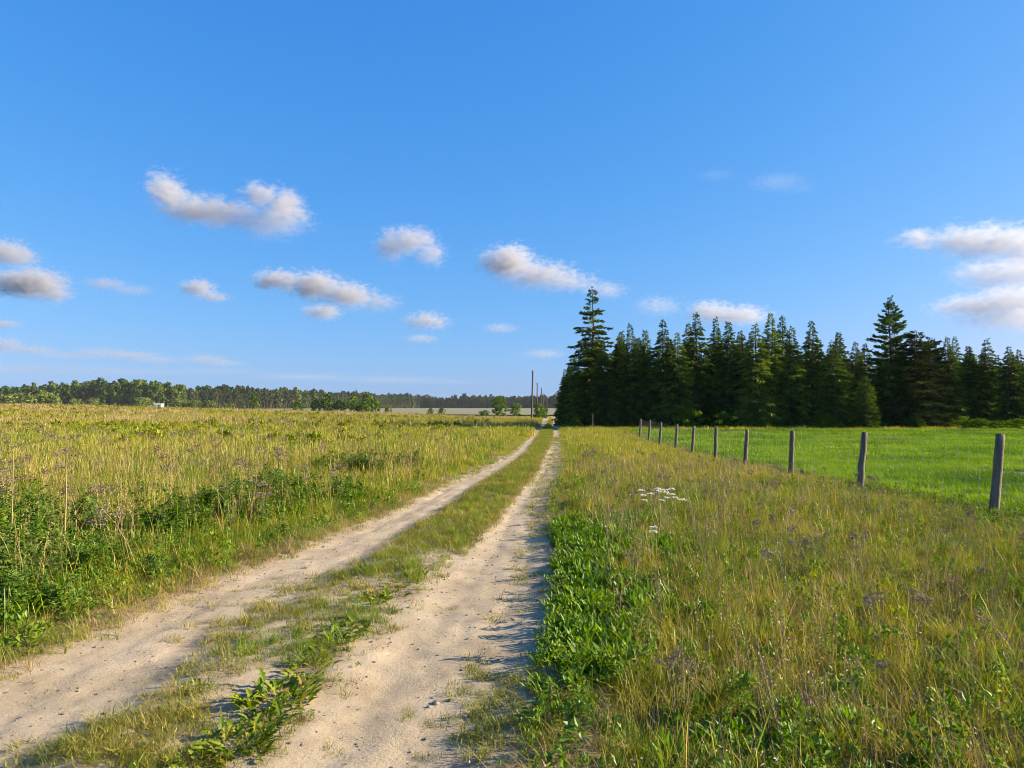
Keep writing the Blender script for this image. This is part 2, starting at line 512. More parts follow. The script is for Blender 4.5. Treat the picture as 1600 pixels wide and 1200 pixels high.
def stems(seed, n, h, rad, mat, wd=.0035):
    """thin bare stems with small open heads, some kinked over"""
    g = np.random.default_rng(seed); mb = MB()
    for i in range(n):
        a = g.uniform(0, 6.283); rr = rad * math.sqrt(g.random()); az = g.uniform(0, 6.283)
        hh = h * g.uniform(.5, 1.15); ln = .35 * g.random() ** 2; r = float(g.random())
        base = (rr * math.cos(a), rr * math.sin(a), -.02)
        blade(mb, base, az, hh, ln, wd, r, 4, 1.2, prof=[1, .9, .8, .7, .6], twist=g.uniform(0, 3))
        top = Vector((base[0] + math.cos(az) * ln * hh, base[1] + math.sin(az) * ln * hh, base[2] + hh * (1 - .35 * ln)))
        for q in range(int(g.integers(3, 8))):
            e = Vector(g.normal(0, 1, 3)).normalized() * .012 * g.uniform(.5, 1.2)
            c = top - Vector((0, 0, g.uniform(0, .16 * h))) + Vector(g.normal(0, .012, 3))
            f = e.orthogonal().normalized() * .004
            mb.add([tuple(c - e), tuple(c - f), tuple(c + e), tuple(c + f)], [(0, 1, 2, 3)], (r * .7, 1))
    return mb.mesh('stems', mat)


def leaf_shape(mb, M4, length, width, r, lobes=0, arch=.3, fold=.25, n=5, seed=0):
    """a broad leaf folded on its midrib, arching over; M4 places its base"""
    g = np.random.default_rng(seed)
    V = []; C = []; Fs = []
    for i in range(n + 1):
        t = i / n
        ww = width * (math.sin(math.pi * min(1, t * .92 + .08)) ** .75) * (1 + (lobes * (.5 if i % 2 else -.4)))
        if i == n: ww = width * .06
        x = length * t * (1 - .2 * arch * t); z = length * (.35 * t - arch * t * t)
        k = fold * ww
        for sgn in (-1, 0, 1):
            p = M4 @ Vector((x, sgn * ww / 2 * (1 + .1 * g.normal()), z + abs(sgn) * k / 2))
            V.append(tuple(p)); C.append((r, t))
    for i in range(n):
        for j in (0, 1):
            a = i * 3 + j
            Fs.append((a, a + 1, a + 4, a + 3))
    mb.add(V, Fs, C)


def dock(seed, n, h, rad, mat):
    """upright leafy tuft of long broad leaves"""
    g = np.random.default_rng(seed); mb = MB()
    for i in range(n):
        a = g.uniform(0, 6.283); rr = rad * math.sqrt(g.random())
        m4 = Matrix.Translation((rr * math.cos(a), rr * math.sin(a), 0)) @ Matrix.Rotation(g.uniform(0, 6.283), 4, 'Z') @ Matrix.Rotation(-g.uniform(.55, 1.25), 4, 'Y')
        leaf_shape(mb, m4, h * g.uniform(.55, 1.15), h * g.uniform(.14, .24), float(g.random()), 0, g.uniform(.15, .5), .3, 4, i)
    return mb.mesh('leaf_tuft', mat)


def mugwort(seed, h, mat, nst=3, nl=12):
    g = np.random.default_rng(seed); mb = MB()
    for s_ in range(nst):
        bx, by = g.normal(0, .05, 2); lx, ly = g.normal(0, .12, 2)
        hh = h * g.uniform(.7, 1.1)
        P = [Vector((bx + lx * t * t * hh, by + ly * t * t * hh, hh * t)) for t in (0, .5, 1)]
        mb.tube(P, [.004, .003, .0015], 3, (.3, 0), False)
        for k in range(nl):
            t = .12 + .88 * (k + g.random()) / nl
            p = Vector((bx + lx * t * t * hh, by + ly * t * t * hh, hh * t))
            az = g.uniform(0, 6.283); ll = (.14 * (1 - .55 * t) + .02) * g.uniform(.7, 1.2)
            m4 = Matrix.Translation(p) @ Matrix.Rotation(az, 4, 'Z') @ Matrix.Rotation(-g.uniform(.1, .9), 4, 'Y')
            r = float(g.random())
            for q, (ang, sc, st) in enumerate([(0, 1, .35), (.75, .62, .5), (-.75, .62, .5), (.85, .6, .2), (-.85, .6, .2)]):
                mm = m4 @ Matrix.Translation((ll * st, 0, 0)) @ Matrix.Rotation(ang, 4, 'Z')
                l2 = ll * .85 * sc; w2 = l2 * .34
                V = [(0, 0, 0), (l2 * .5, -w2 / 2, .006), (l2, 0, -.02 * sc), (l2 * .5, w2 / 2, .006)]
                mb.add([tuple(mm @ Vector(v)) for v in V], [(0, 1, 2, 3)], (r, t))
    return mb.mesh('mugwort', mat)


def leafbush(seed, h, rad, n, lw, mat):
    """low leafy row plant"""
    g = np.random.default_rng(seed); mb = MB()
    for i in range(n):
        t = g.random() ** .7
        a = g.uniform(0, 6.283); rr = rad * math.sqrt(g.random()) * (1.1 - .7 * t)
        m4 = Matrix.Translation((rr * math.cos(a), rr * math.sin(a), h * t)) @ Matrix.Rotation(g.uniform(0, 6.283), 4, 'Z') @ Matrix.Rotation(g.uniform(-1.2, .4), 4, 'Y')
        l = lw * g.uniform(.6, 1.3); w2 = l * .5
        V = [(0, 0, 0), (l * .5, -w2 / 2, .1 * l), (l, 0, 0), (l * .5, w2 / 2, .1 * l)]
        mb.add([tuple(m4 @ Vector(v)) for v in V], [(0, 1, 2, 3)], (float(g.random()), t))
    return mb.mesh('row_plant', mat)


def umbel(mb_stem, mb_head, g, top, size, nray=9, floret=.012):
    """rays from the stem's top that each carry a small flat cluster"""
    for k in range(nray):
        a = 6.283 * k / nray + g.uniform(-.3, .3); rr = size * math.sqrt(g.uniform(.1, 1))
        tip = top + Vector((rr * math.cos(a), rr * math.sin(a), size * .55 - .35 * rr + g.normal(0, .004)))
        mb_stem.tube([top, tip], [.0014, .001], 3, (.5, .5), False)
        for q in range(4):
            c = tip + Vector(g.normal(0, floret * .7, 3)); c.z = tip.z + abs(g.normal(0, floret * .3))
            nrm = Vector((g.normal(0, .5), g.normal(0, .5), 1)).normalized()
            e1_ = nrm.orthogonal().normalized() * floret * g.uniform(.6, 1.1); e2_ = nrm.cross(e1_)
            mb_head.add([tuple(c - e1_), tuple(c - e2_), tuple(c + e1_), tuple(c + e2_)], [(0, 1, 2, 3)], (float(g.random()), .9))


def dry_weed(seed, h):
    g = np.random.default_rng(seed); mb = MB()
    for s_ in range(2):
        lx, ly = g.normal(0, .12, 2)
        top = Vector((lx * h, ly * h, h * g.uniform(.75, 1)))
        mid = top * .55; mid.x *= .6; mid.y *= .6
        mb.tube([(0, 0, -.02), mid, top], [.0035, .003, .002], 3, (.75, .3), False)
        for b in range(5):
            t = g.uniform(.65, .95); p = mid.lerp(top, t) if t > .5 else mid
            tip = p + Vector((g.normal(0, .05), g.normal(0, .05), g.uniform(.03, .09)))
            mb.tube([p, tip], [.002, .0015], 3, (.6, .5), False)
            umbel(mb, mb, g, tip, .030, 6, .009)
        umbel(mb, mb, g, top, .035, 7, .009)
    return mb.mesh('dry_weed', M['dry'])


# ------------------------------------------------------------------ scattering (uncountable ground cover only)
def make_gn():
    ng = bpy.data.node_groups.new('scatter', 'GeometryNodeTree')
    ng.interface.new_socket('Geometry', in_out='INPUT', socket_type='NodeSocketGeometry')
    ng.interface.new_socket('Source', in_out='INPUT', socket_type='NodeSocketCollection')
    ng.interface.new_socket('Geometry', in_out='OUTPUT', socket_type='NodeSocketGeometry')
    N = ng.nodes
    gi = N.new('NodeGroupInput'); go = N.new('NodeGroupOutput')
    ci = N.new('GeometryNodeCollectionInfo')
    ci.inputs['Separate Children'].default_value = True
    ci.inputs['Reset Children'].default_value = True
    ip = N.new('GeometryNodeInstanceOnPoints')
    ip.inputs['Pick Instance'].default_value = True

    def na(name, ty):
        n = N.new('GeometryNodeInputNamedAttribute'); n.data_type = ty
        n.inputs['Name'].default_value = name
        return n.outputs[0]
    Lk = ng.links
    Lk.new(gi.outputs['Geometry'], ip.inputs['Points'])
    Lk.new(gi.outputs['Source'], ci.inputs['Collection'])
    Lk.new(ci.outputs[0], ip.inputs['Instance'])
    Lk.new(na('idx', 'INT'), ip.inputs['Instance Index'])
    Lk.new(na('rot', 'FLOAT_VECTOR'), ip.inputs['Rotation'])
    Lk.new(na('scl', 'FLOAT_VECTOR'), ip.inputs['Scale'])
    Lk.new(ip.outputs[0], go.inputs['Geometry'])
    return ng


GN = make_gn()
_src = {}


def source(key, meshes):
    c = bpy.data.collections.new('source_' + key)
    for i, me in enumerate(meshes):
        o = bpy.data.objects.new('%s_%02d' % (key, i), me)
        c.objects.link(o)
    _src[key] = (c, len(meshes))


def scatter(name, key, x, y, z, label, smin=.8, smax=1.25, tilt=.12, zvar=.25, idx=None, scl=None, cat=None):
    n = len(x)
    c, k = _src[key]
    me = bpy.data.meshes.new(name)
    me.vertices.add(n)
    me.vertices.foreach_set('co', np.stack([x, y, z], -1).astype(np.float32).ravel())
    s = rng.uniform(smin, smax, n) if scl is None else scl
    S = np.stack([s, s, s * rng.uniform(1 - zvar, 1 + zvar, n)], -1)
    Rt = np.stack([rng.normal(0, tilt, n), rng.normal(0, tilt, n), rng.uniform(0, 6.283, n)], -1)
    ii = rng.integers(0, k, n) if idx is None else idx
    a = me.attributes.new('idx', 'INT', 'POINT'); a.data.foreach_set('value', ii.astype(np.int32))
    a = me.attributes.new('rot', 'FLOAT_VECTOR', 'POINT'); a.data.foreach_set('vector', Rt.astype(np.float32).ravel())
    a = me.attributes.new('scl', 'FLOAT_VECTOR', 'POINT'); a.data.foreach_set('vector', S.astype(np.float32).ravel())
    o = link(name, me)
    md = o.modifiers.new('scatter', 'NODES')
    md.node_group = GN
    for it in GN.interface.items_tree:
        if it.item_type == 'SOCKET' and it.in_out == 'INPUT' and it.name == 'Source':
            md[it.identifier] = c
    tag(o, label, cat or name.split('_')[-1], None, 'stuff')
    print('scatter', name, n)
    return o


def rand_area(x0, x1, y0, y1, dens):
    n = int((x1 - x0) * (y1 - y0) * dens)
    return rng.uniform(x0, x1, n), rng.uniform(y0, y1, n)


def frustum(y0, y1, dens, side, margin=2.5):
    """random points of the wedge in view between depths y0 and y1; side -1 left, +1 right, 0 both"""
    W = .72 * y1 + margin
    xa, xb = {-1: (-W, 3.), 1: (-1., W), 0: (-W, W)}[side]
    x, y = rand_area(xa, xb, y0, y1, dens)
    k = np.abs(x) < .72 * np.maximum(y, 0) + margin
    return x[k], y[k]


source('fine_green', [tuft(100 + i, 36, .26, .08, .005, M['g_green'], .75, hv=.65, heads=1 if i % 2 else 0) for i in range(6)])
source('fine_olive', [tuft(200 + i, 36, .24, .085, .0042, M['g_olive'], .8, hv=.7, heads=1) for i in range(6)])
source('fine_straw', [tuft(300 + i, 16, .22, .09, .0034, M['g_straw'], 1.1, heads=1, hv=.7) for i in range(5)])
source('mid_green', [tuft(400 + i, 48, .30, .20, .012, M['g_green'], .55, 2, heads=2) for i in range(4)])
source('mid_olive', [tuft(500 + i, 48, .31, .20, .010, M['g_olive'], .5, 2, heads=2, hv=.65) for i in range(5)])
source('mid_straw', [tuft(600 + i, 20, .28, .20, .009, M['g_straw'], .7, 2, heads=3) for i in range(4)])
source('far_olive', [tuft(700 + i, 60, .42, .6, .028, M['g_olive'], .55, 2, heads=0) for i in range(4)])
source('far_green', [tuft(720 + i, 60, .40, .6, .030, M['g_green'], .55, 2, heads=0) for i in range(4)])
source('far_straw', [tuft(740 + i, 40, .42, .6, .024, M['g_straw'], .5, 2, heads=6) for i in range(3)])
source('short', [tuft(800 + i, 34, .085, .07, .0042, M['g_mat'], 1.3, 2, hv=.6) for i in range(5)])
source('dock', [dock(900 + i, 20, .155, .085, M['leaf']) for i in range(5)])
source('mugwort', [mugwort(1000 + i, .46, M['mug']) for i in range(5)])
source('row', [leafbush(1100 + i, .5, .38, 90, .17, M['row']) for i in range(4)])
source('dry', [dry_weed(1200 + i, .52) for i in range(6)])
source('crop', [tuft(1300 + i, 34, .20, .16, .011, M['crop'], .7, 2) for i in range(4)])
source('crop_far', [tuft(1320 + i, 60, .22, .42, .022, M['crop'], .7, 2) for i in range(4)])
source('thatch', [tuft(1400 + i, 20, .20, .10, .004, M['g_straw'], 1.9, 3, hv=.5) for i in range(4)])


source('herb', [leafbush(1500 + i, .13, .09, 46, .036, M['g_green']) for i in range(4)])
source('stem', [stems(1520 + i, 7, .5, .10, M['g_straw']) for i in range(6)])
source('brown_stem', [stems(1540 + i, 7, .5, .10, M['dry']) for i in range(6)])


def pebble_mesh(seed):
    bm = bmesh.new(); bmesh.ops.create_icosphere(bm, subdivisions=1, radius=1)
    g = np.random.default_rng(seed)
    for v in bm.verts:
        v.co *= g.uniform(.75, 1.15); v.co.z *= .6
    me = bpy.data.meshes.new('pebble'); bm.to_mesh(me); bm.free(); me.materials.append(M['stone'])
    return me


source('pebble', [pebble_mesh(i) for i in range(5)])

# --- zones
def off_track(x, y, mL=0., mR=0.):
    a, b, c, d = edges(y)
    return (x < a - mL) | (x > d + mR)


def left_of(x, y, m=0.):
    return x < edges(y)[0] - m


def right_of(x, y, m=0.):
    return x > edges(y)[3] + m


# green weed patch on the left verge and leafy patch on the right verge
def weed_left(x, y):
    d = edges(y)[0] - x
    a = (y > 4.7) & (y < 9.0) & (d > .45) & (d < 2.7) & (fbm(x * .9 + 3, y * .9) > .39)
    b = (y > 10) & (y < 13) & (d > .9) & (d < 2.7) & (fbm(x * .9 + 13, y * .9) > .42)
    c = (y > 7.6) & (y < 9.6) & (x < -5.6) & (x > -7.6)
    e = (y > 17) & (y < 20) & (d > 1.5) & (d < 4) & (fbm(x * .6, y * .6) > .5)
    return a | b | c | e


def weed_right(x, y):
    d = x - edges(y)[3]
    ww = 1.12 + .9 * (fbm(x * 1.3 + 7, y * 1.3) - .5) * 2 + .18 * np.sin(x * 37 + y * 53)
    a = (y > 4.15 + .5 * np.sin(x * 91)) & (y < 10.3 + .9 * np.sin(x * 57 + y * 31)) & (d > .16) & (d < ww) & (d < .5 + .5 * (y - 4))
    b = (y > 2.6) & (y < 4.0) & (d > .65) & (d < 2.4) & (fbm(x * 1.7, y * 1.7) > .5)
    return a | b


def fence_low(x, y):
    """grass stays short along the foot of the fence"""
    return .5 + .5 * sstep(.0, 1.8, fence_x(y) - x)


def jz(x, y):
    return ground_z(x, y) - .01


def verge_scale(x, y, lo=.45, wide=.7):
    """plants stay short beside the wheel ruts"""
    a, b, c, d = edges(y)
    dd = np.maximum(a - x, x - d)
    return lo + (1 - lo) * sstep(0.0, wide, dd)


# right meadow, near
x, y = rand_area(-.5, 9.5, .4, 14, 120)
k = right_of(x, y, .10) & (x < fence_x(y) + .7) & (np.abs(x) < .75 * y + 3) & ~(weed_right(x, y) & (rng.random(len(x)) < .8))
d_ = x - edges(y)[3]
k &= rng.random(len(x)) < np.clip(.18 + 1.2 * d_, 0, 1)
x, y = x[k], y[k]; pn = fbm(x * .5, y * .5, 3); q = rng.random(len(x))
near_fade = verge_scale(x, y, .35, .8) * fence_low(x, y)
clump = .62 + .75 * fbm(x * 2.2 + 5, y * 2.2, 3)
kind = np.where(q < .20 + .9 * (pn - .5), 0, np.where(q < .78, 1, 2))
for kk, (key, nm, lb) in enumerate([('fine_green', 'green_grass', 'fresh green grass blades in the verge between track and fence'),
                                    ('fine_olive', 'meadow_grass', 'yellow-green seeding meadow grass between track and fence'),
                                    ('fine_straw', 'dry_grass', 'straw-coloured dry grass stems between track and fence')]):
    s_ = kind == kk
    scatter(nm, key, x[s_], y[s_], jz(x[s_], y[s_]), lb, scl=near_fade[s_] * clump[s_] * rng.uniform(.65, 1.3, s_.sum()), tilt=.2, cat='grass')
x, y = rand_area(-.3, 8, 1, 16, 22)
k = right_of(x, y, .12) & (x < fence_x(y) + .5); x, y = x[k], y[k]
scatter('verge_herbs', 'herb', x, y, jz(x, y), 'small-leaved herbs low among the right verge grass', smin=.7, smax=1.5, cat='herbs')
x, y = rand_area(.3, 7.6, 1, 20, 15)
k = right_of(x, y, .6) & (x < fence_x(y)); x, y = x[k], y[k]
tt = rng.random(len(x)) < .45 + .8 * (fbm(x * .7, y * .7, 3) - .5)
ss = rng.uniform(.55, 1.0, len(x)) * fence_low(x, y)
scatter('thin_stems', 'stem', x[tt], y[tt], jz(x[tt], y[tt]), 'thin tan dead stems standing in the right verge', scl=ss[tt], tilt=.18, cat='stems')
scatter('thin_stems', 'brown_stem', x[~tt], y[~tt], jz(x[~tt], y[~tt]), 'thin brown dead stems standing in the right verge', scl=ss[~tt], tilt=.18, cat='stems')
# right meadow, further
x, y = rand_area(0, 11, 14, 60, 34)
k = right_of(x, y, .15) & (x < fence_x(y) + .6) & (rng.random(len(x)) < np.interp(y, [14, 60], [1, .6]))
x, y = x[k], y[k]; q = rng.random(len(x)); pn = fbm(x * .3, y * .3, 3)
kind = np.where(q < .22 + .6 * (pn - .5), 0, np.where(q < .86, 1, 2))
vs_ = verge_scale(x, y, .4, 1.0) * fence_low(x, y) * .8
for kk, (key, nm, lb) in enumerate([('mid_green', 'green_grass', 'green grass along the farther stretch of the right verge'),
                                    ('mid_olive', 'meadow_grass', 'yellow-green meadow grass along the farther right verge'),
                                    ('mid_straw', 'dry_grass', 'dry grass stems along the farther right verge')]):
    s_ = kind == kk
    scatter(nm, key, x[s_], y[s_], jz(x[s_], y[s_]), lb, scl=vs_[s_] * rng.uniform(.75, 1.15, s_.sum()), cat='grass')

# left meadow, near
x, y = frustum(.4, 15, 105, -1, 3)
k = left_of(x, y, .03) & ~(weed_left(x, y) & (rng.random(len(x)) < .35))
x, y = x[k], y[k]; q = rng.random(len(x)); pn = fbm(x * .45 + 20, y * .45, 3)
vs_ = verge_scale(x, y, .45, .8)
kind = np.where(q < .34 + .7 * (pn - .5), 0, np.where(q < .80, 1, 2))
for kk, (key, nm, lb) in enumerate([('fine_green', 'green_grass', 'fresh green grass on the near left verge'),
                                    ('fine_olive', 'meadow_grass', 'yellow-green seeding grass on the near left verge'),
                                    ('fine_straw', 'dry_grass', 'straw-coloured dry stems on the near left verge')]):
    s_ = kind == kk
    scatter(nm, key, x[s_], y[s_], jz(x[s_], y[s_]), lb, scl=vs_[s_] * rng.uniform(.85, 1.45, s_.sum()), tilt=.14, cat='grass')
x, y = frustum(3, 24, 12, -1, 1)
k = left_of(x, y, .7); x, y = x[k], y[k]
k = rng.random(len(x)) < .25 + 1.3 * np.clip(fbm(x * .5 + 70, y * .5, 3) - .42, 0, 1); x, y = x[k], y[k]
scatter('thin_stems', 'stem', x, y, jz(x, y), 'tall thin straw-coloured stems in the near left meadow', smin=.9, smax=1.6, tilt=.14, cat='stems')
x, y = frustum(2, 14, 16, -1, 2)
k = left_of(x, y, .1); x, y = x[k], y[k]
scatter('verge_herbs', 'herb', x, y, jz(x, y), 'small-leaved herbs low in the near left verge', smin=.8, smax=1.8, cat='herbs')
# left meadow, further
x, y = frustum(15, 42, 24, -1, 3)
k = left_of(x, y, .05)
x, y = x[k], y[k]; q = rng.random(len(x)); pn = fbm(x * .22 + 3, y * .22, 3)
vs_ = verge_scale(x, y, .4, 1.2)
kind = np.where(q < .34 + .9 * (pn - .5), 0, np.where(q < .82, 1, 2))
for kk, (key, nm, lb) in enumerate([('mid_green', 'green_grass', 'green grass in the middle of the left meadow'),
                                    ('mid_olive', 'meadow_grass', 'yellow-green grass in the middle of the left meadow'),
                                    ('mid_straw', 'dry_grass', 'dry stems in the middle of the left meadow')]):
    s_ = kind == kk
    scatter(nm, key, x[s_], y[s_], jz(x[s_], y[s_]), lb, scl=vs_[s_] * rng.uniform(.8, 1.35, s_.sum()), cat='grass')
# left field, far: strips of grass, straw and leafy rows
x, y = frustum(42, 135, 2.6, -1, 6)
k = left_of(x, y, .2)
x, y = x[k], y[k]; q = rng.random(len(x))
strip = fbm(x * .04 + 2, y * .16, 3)
kind = np.where(strip > .60, 2, np.where(q < .35, 0, 1)); kind = np.where(q > .93, 2, kind)
for kk, (key, nm, lb) in enumerate([('far_green', 'green_grass', 'green grass in the far left field'),
                                    ('far_olive', 'meadow_grass', 'yellow-green grass in the far left field'),
                                    ('far_straw', 'dry_grass', 'orange-tan dry strips in the far left field')]):
    s_ = kind == kk
    scatter(nm, key, x[s_], y[s_], jz(x[s_], y[s_]), lb, smin=.8, smax=1.2, cat='grass')
rx, ry = [], []
for yy in np.concatenate([np.arange(24, 60, 3.2), np.arange(60, 132, 3.6)]):
    n = int(yy * 1.1)
    xx = rng.uniform(-.72 * yy - 6, min(-2.5, float(edges(yy)[0]) - 6), n)
    yj = yy + rng.normal(0, .35, n) + .05 * xx
    kp = fbm(xx * .09 + 9, yj * .12 + 4, 3) > (.50 if yy < 45 else .42)
    rx.append(xx[kp]); ry.append(yj[kp])
rx = np.concatenate(rx); ry = np.concatenate(ry)
scatter('row_plants', 'row', rx, ry, jz(rx, ry), 'low yellow-green leafy plants in rows across the left field', smin=.5, smax=1.0, cat='plants')

# grass on the crown of the track between the ruts
x, y = rand_area(-2.6, 3.5, 1.0, 60, 150)
a, b, c, d = edges(y)
wd_ = np.maximum(c - b, .1); t_ = (x - b) / wd_
pn = fbm(x * 3.2 + 60, y * 2.6 + 11, 3)
dens = np.where(y < 8.5, np.where(t_ < .5, 1.0 * sstep(.34, .44, pn), .9 * sstep(.42, .52, pn)), 1.0)
dens = np.maximum(dens, sstep(6.6, 9.5, y))
dens = dens * np.interp(y, [1, 10, 25, 60], [1.0, 1.0, .55, .35])
soft_e = sstep(-.06, .10, x - b) * sstep(-.06, .10, c - x)
k = (t_ > -.1) & (t_ < 1.1) & (rng.random(len(x)) < dens * soft_e)
x, y = x[k], y[k]
sc = rng.uniform(.7, 1.3, len(x)) * np.interp(y, [3, 7, 12, 60], [.95, 1.15, 1.35, 1.6])
scatter('track_grass', 'short', x, y, track_z_arr(x, y), 'short trodden grass on the crown between the ruts', scl=sc, tilt=.2, cat='grass')
kk = (y > 4.6) & (rng.random(len(x)) < np.where(y < 7.5, .5, .26)) & (np.abs((x - edges(y)[1]) / (edges(y)[2] - edges(y)[1]) - .55) < .33)
x2, y2 = x[kk], y[kk]
scatter('crown_grass', 'fine_green', x2, y2, track_z_arr(x2, y2), 'taller green grass tufts along the middle of the crown', smin=.3, smax=.8, tilt=.3, cat='grass')
kk = (y > 7.0) & (rng.random(len(x)) < .12)
x2, y2 = x[kk], y[kk]
scatter('crown_grass', 'fine_olive', x2, y2, track_z_arr(x2, y2), 'yellowish grass tufts along the middle of the crown', smin=.3, smax=.6, tilt=.25, cat='grass')
# sparse tufts along the rut edges, and straggling ones in the ruts
x, y = rand_area(-3.6, 4.5, 1.0, 45, 70)
a, b, c, d = edges(y)
dl = a - x; dr = x - d
pn = fbm(x * 2.1 + 31, y * 1.8, 3)
k = (((dl > -.10) & (dl < .25)) & (rng.random(len(x)) < .7)) | (((dr > -.30) & (dr < .45)) & (rng.random(len(x)) < np.where(pn > .46, .85, .15)))
x, y = x[k], y[k]
scatter('edge_grass', 'short', x, y, track_z_arr(x, y), 'low straggling grass along the outer rut edges', smin=.7, smax=1.4, tilt=.2, cat='grass')
pts = [(45, 1070), (240, 1052), (655, 1106), (640, 1112), (668, 1108), (720, 1065), (735, 1070), (790, 938), (700, 940), (512, 1155), (640, 1165), (440, 898), (380, 915), (468, 883), (355, 918), (810, 885), (830, 870), (745, 1030), (770, 1120), (760, 1050), (480, 870)]
P = []
for px, py in pts:
    Y = EYE * F / (py - 640)
    for j in range(3):
        yy = Y + rng.normal(0, .05); xx = (px - 800) / F * Y + rng.normal(0, .05)
        P.append((xx, yy))
P = np.array(P)
scatter('rut_grass', 'short', P[:, 0], P[:, 1], track_z_arr(P[:, 0], P[:, 1]), 'small isolated grass tufts growing in the wheel ruts', smin=.35, smax=.7, cat='grass')
x, y = rand_area(-1, 16, 58, 150, 7)
a, b, c, d = edges(y)
k = ((x > d + .3) & (x < d + 5)) | ((x < a - .2) & (x > a - 6)) | ((x > b + .1) & (x < c - .1))
x, y = x[k], y[k]
zz = np.where((x > edges(y)[0] - .6) & (x < edges(y)[3] + .6), track_z_arr(x, y), jz(x, y))
scatter('track_side_grass', 'mid_olive', x, y, zz, 'rough grass beside the track in the shaded hollow', smin=.6, smax=1.1, cat='grass')
x, y = rand_area(-2.6, 3.2, 2.5, 40, 60)
a, b, c, d = edges(y)
de = np.minimum(x - b, c - x)
k = (de > -.05) & ((de < .28) | (y < 7)) & (rng.random(len(x)) < np.where(y < 7, .3, .45))
x, y = x[k], y[k]
scatter('crown_thatch', 'thatch', x, y, track_z_arr(x, y), 'dry straw fringe along both sides of the grassy crown', smin=.3, smax=.65, tilt=.3, cat='grass')
x, y = rand_area(-2.6, -.2, 2.4, 9, 46)
a, b, c, d = edges(y)
k = (x > b) & (x < c) & (fbm(x * 2.7 + 6, y * 2.2, 3) > .47); x, y = x[k], y[k]
scatter('crown_herbs', 'herb', x, y, track_z_arr(x, y), 'small creeping herbs on the bare part of the crown', smin=.2, smax=.45, tilt=.3, cat='herbs')
PP = []
for (px, py, rx_, ry_, n) in [(150, 1165, 120, 26, 70), (235, 1130, 90, 26, 60), (280, 1085, 50, 16, 26), (300, 1110, 40, 14, 20), (345, 990, 45, 18, 26), (380, 968, 45, 14, 26), (430, 945, 50, 13, 30), (480, 915, 60, 12, 34), (540, 900, 60, 12, 40), (470, 985, 40, 12, 16),
                              (250, 1185, 90, 16, 40), (600, 885, 60, 14, 50), (570, 925, 50, 16, 40), (760, 1130, 30, 50, 26), (800, 1080, 26, 40, 20), (850, 1150, 40, 50, 40), (745, 1040, 18, 18, 12)]:
    for j in range(n):
        qx = px + rx_ * rng.normal(0, .5); qy = py + ry_ * rng.normal(0, .5)
        Y = EYE * F / (qy - 640)
        PP.append(((qx - 800) / F * Y, Y))
PP = np.array(PP)
scatter('crown_patches', 'short', PP[:, 0], PP[:, 1], track_z_arr(PP[:, 0], PP[:, 1]), 'ragged patches of short dry-green grass on the near crown', smin=.7, smax=1.35, tilt=.3, cat='grass')
# lying dry thatch on the left rut edge and right
x, y = rand_area(-4.3, 2.2, 1.5, 16, 85)
a, b, c, d = edges(y)
dl = a - x; dr = x - d
k = (((dl > -.02) & (dl < .55)) & (rng.random(len(x)) < np.interp(y, [3, 7, 16], [.95, .5, .25]))) | (((dr > .1) & (dr < .5)) & (rng.random(len(x)) < .12))
x, y = x[k], y[k]
scatter('dry_thatch', 'thatch', x, y, track_z_arr(x, y), 'matted dry straw along the edge of the left rut', smin=.8, smax=1.6, cat='grass')

# leafy patches
x, y = rand_area(0, 4, 2.4, 10.6, 150)
k = weed_right(x, y); x, y = x[k], y[k]
scatter('leafy_patch', 'dock', x, y, jz(x, y), 'lush dark green broad-leaved patch on the right verge', scl=rng.uniform(.7, 1.25, len(x)) * (.6 + .4 * sstep(.1, .5, x - edges(y)[3])) * np.where(y < 4.1, .75, 1), tilt=.15, cat='weeds')
x, y = rand_area(-10, -1, 4.4, 21, 42)
k = weed_left(x, y); x, y = x[k], y[k]
scatter('feathery_weeds', 'mugwort', x, y, jz(x, y), 'dense dark green feathery weeds on the left verge', scl=rng.uniform(.65, 1.15, len(x)) * verge_scale(x, y, .45, 1.1), tilt=.12, cat='weeds')
x, y = rand_area(-10, -1, 4.4, 14, 26)
k = weed_left(x, y); x, y = x[k], y[k]
scatter('broad_weeds', 'dock', x, y, jz(x, y), 'broad upright leaves among the feathery weeds of the left verge', scl=rng.uniform(1.3, 2.4, len(x)) * verge_scale(x, y, .4, 1.1), tilt=.12, cat='weeds')
x, y = frustum(3.5, 30, 1.0, -1, 2)
k = left_of(x, y, .6) & ~weed_left(x, y) & (fbm(x * .6 + 8, y * .6) > .52); x, y = x[k], y[k]
scatter('scattered_weeds', 'mugwort', x, y, jz(x, y), 'single leafy weeds scattered through the left meadow', smin=.5, smax=.9, cat='weeds')
x, y = rand_area(.5, 8, 2, 25, 1.6)
k = right_of(x, y, .7) & (x < fence_x(y)) & (fbm(x * .6 + 18, y * .6) > .5); x, y = x[k], y[k]
scatter('scattered_weeds', 'dock', x, y, jz(x, y), 'single leafy weeds scattered through the right verge', smin=.6, smax=1.1, cat='weeds')
x, y = rand_area(.8, 7.4, 2.6, 24, 3.6)
k = right_of(x, y, .8) & (x < fence_x(y)) & (fbm(x * .55 + 28, y * .55 + 3, 3) > .53); x, y = x[k], y[k]
scatter('dried_weeds', 'dry', x, y, jz(x, y), 'brown dried seed-head weeds standing in the right verge', smin=.5, smax=.8, tilt=.15, cat='weeds')
x, y = frustum(5, 42, 1.0, -1, 1)
k = left_of(x, y, 1.2) & (fbm(x * .3 + 48, y * .3 + 3, 3) > .5); x, y = x[k], y[k]
scatter('dried_weeds', 'dry', x, y, jz(x, y), 'brown dried seed-head weeds standing in the left meadow', smin=.8, smax=1.25, tilt=.12, cat='weeds')

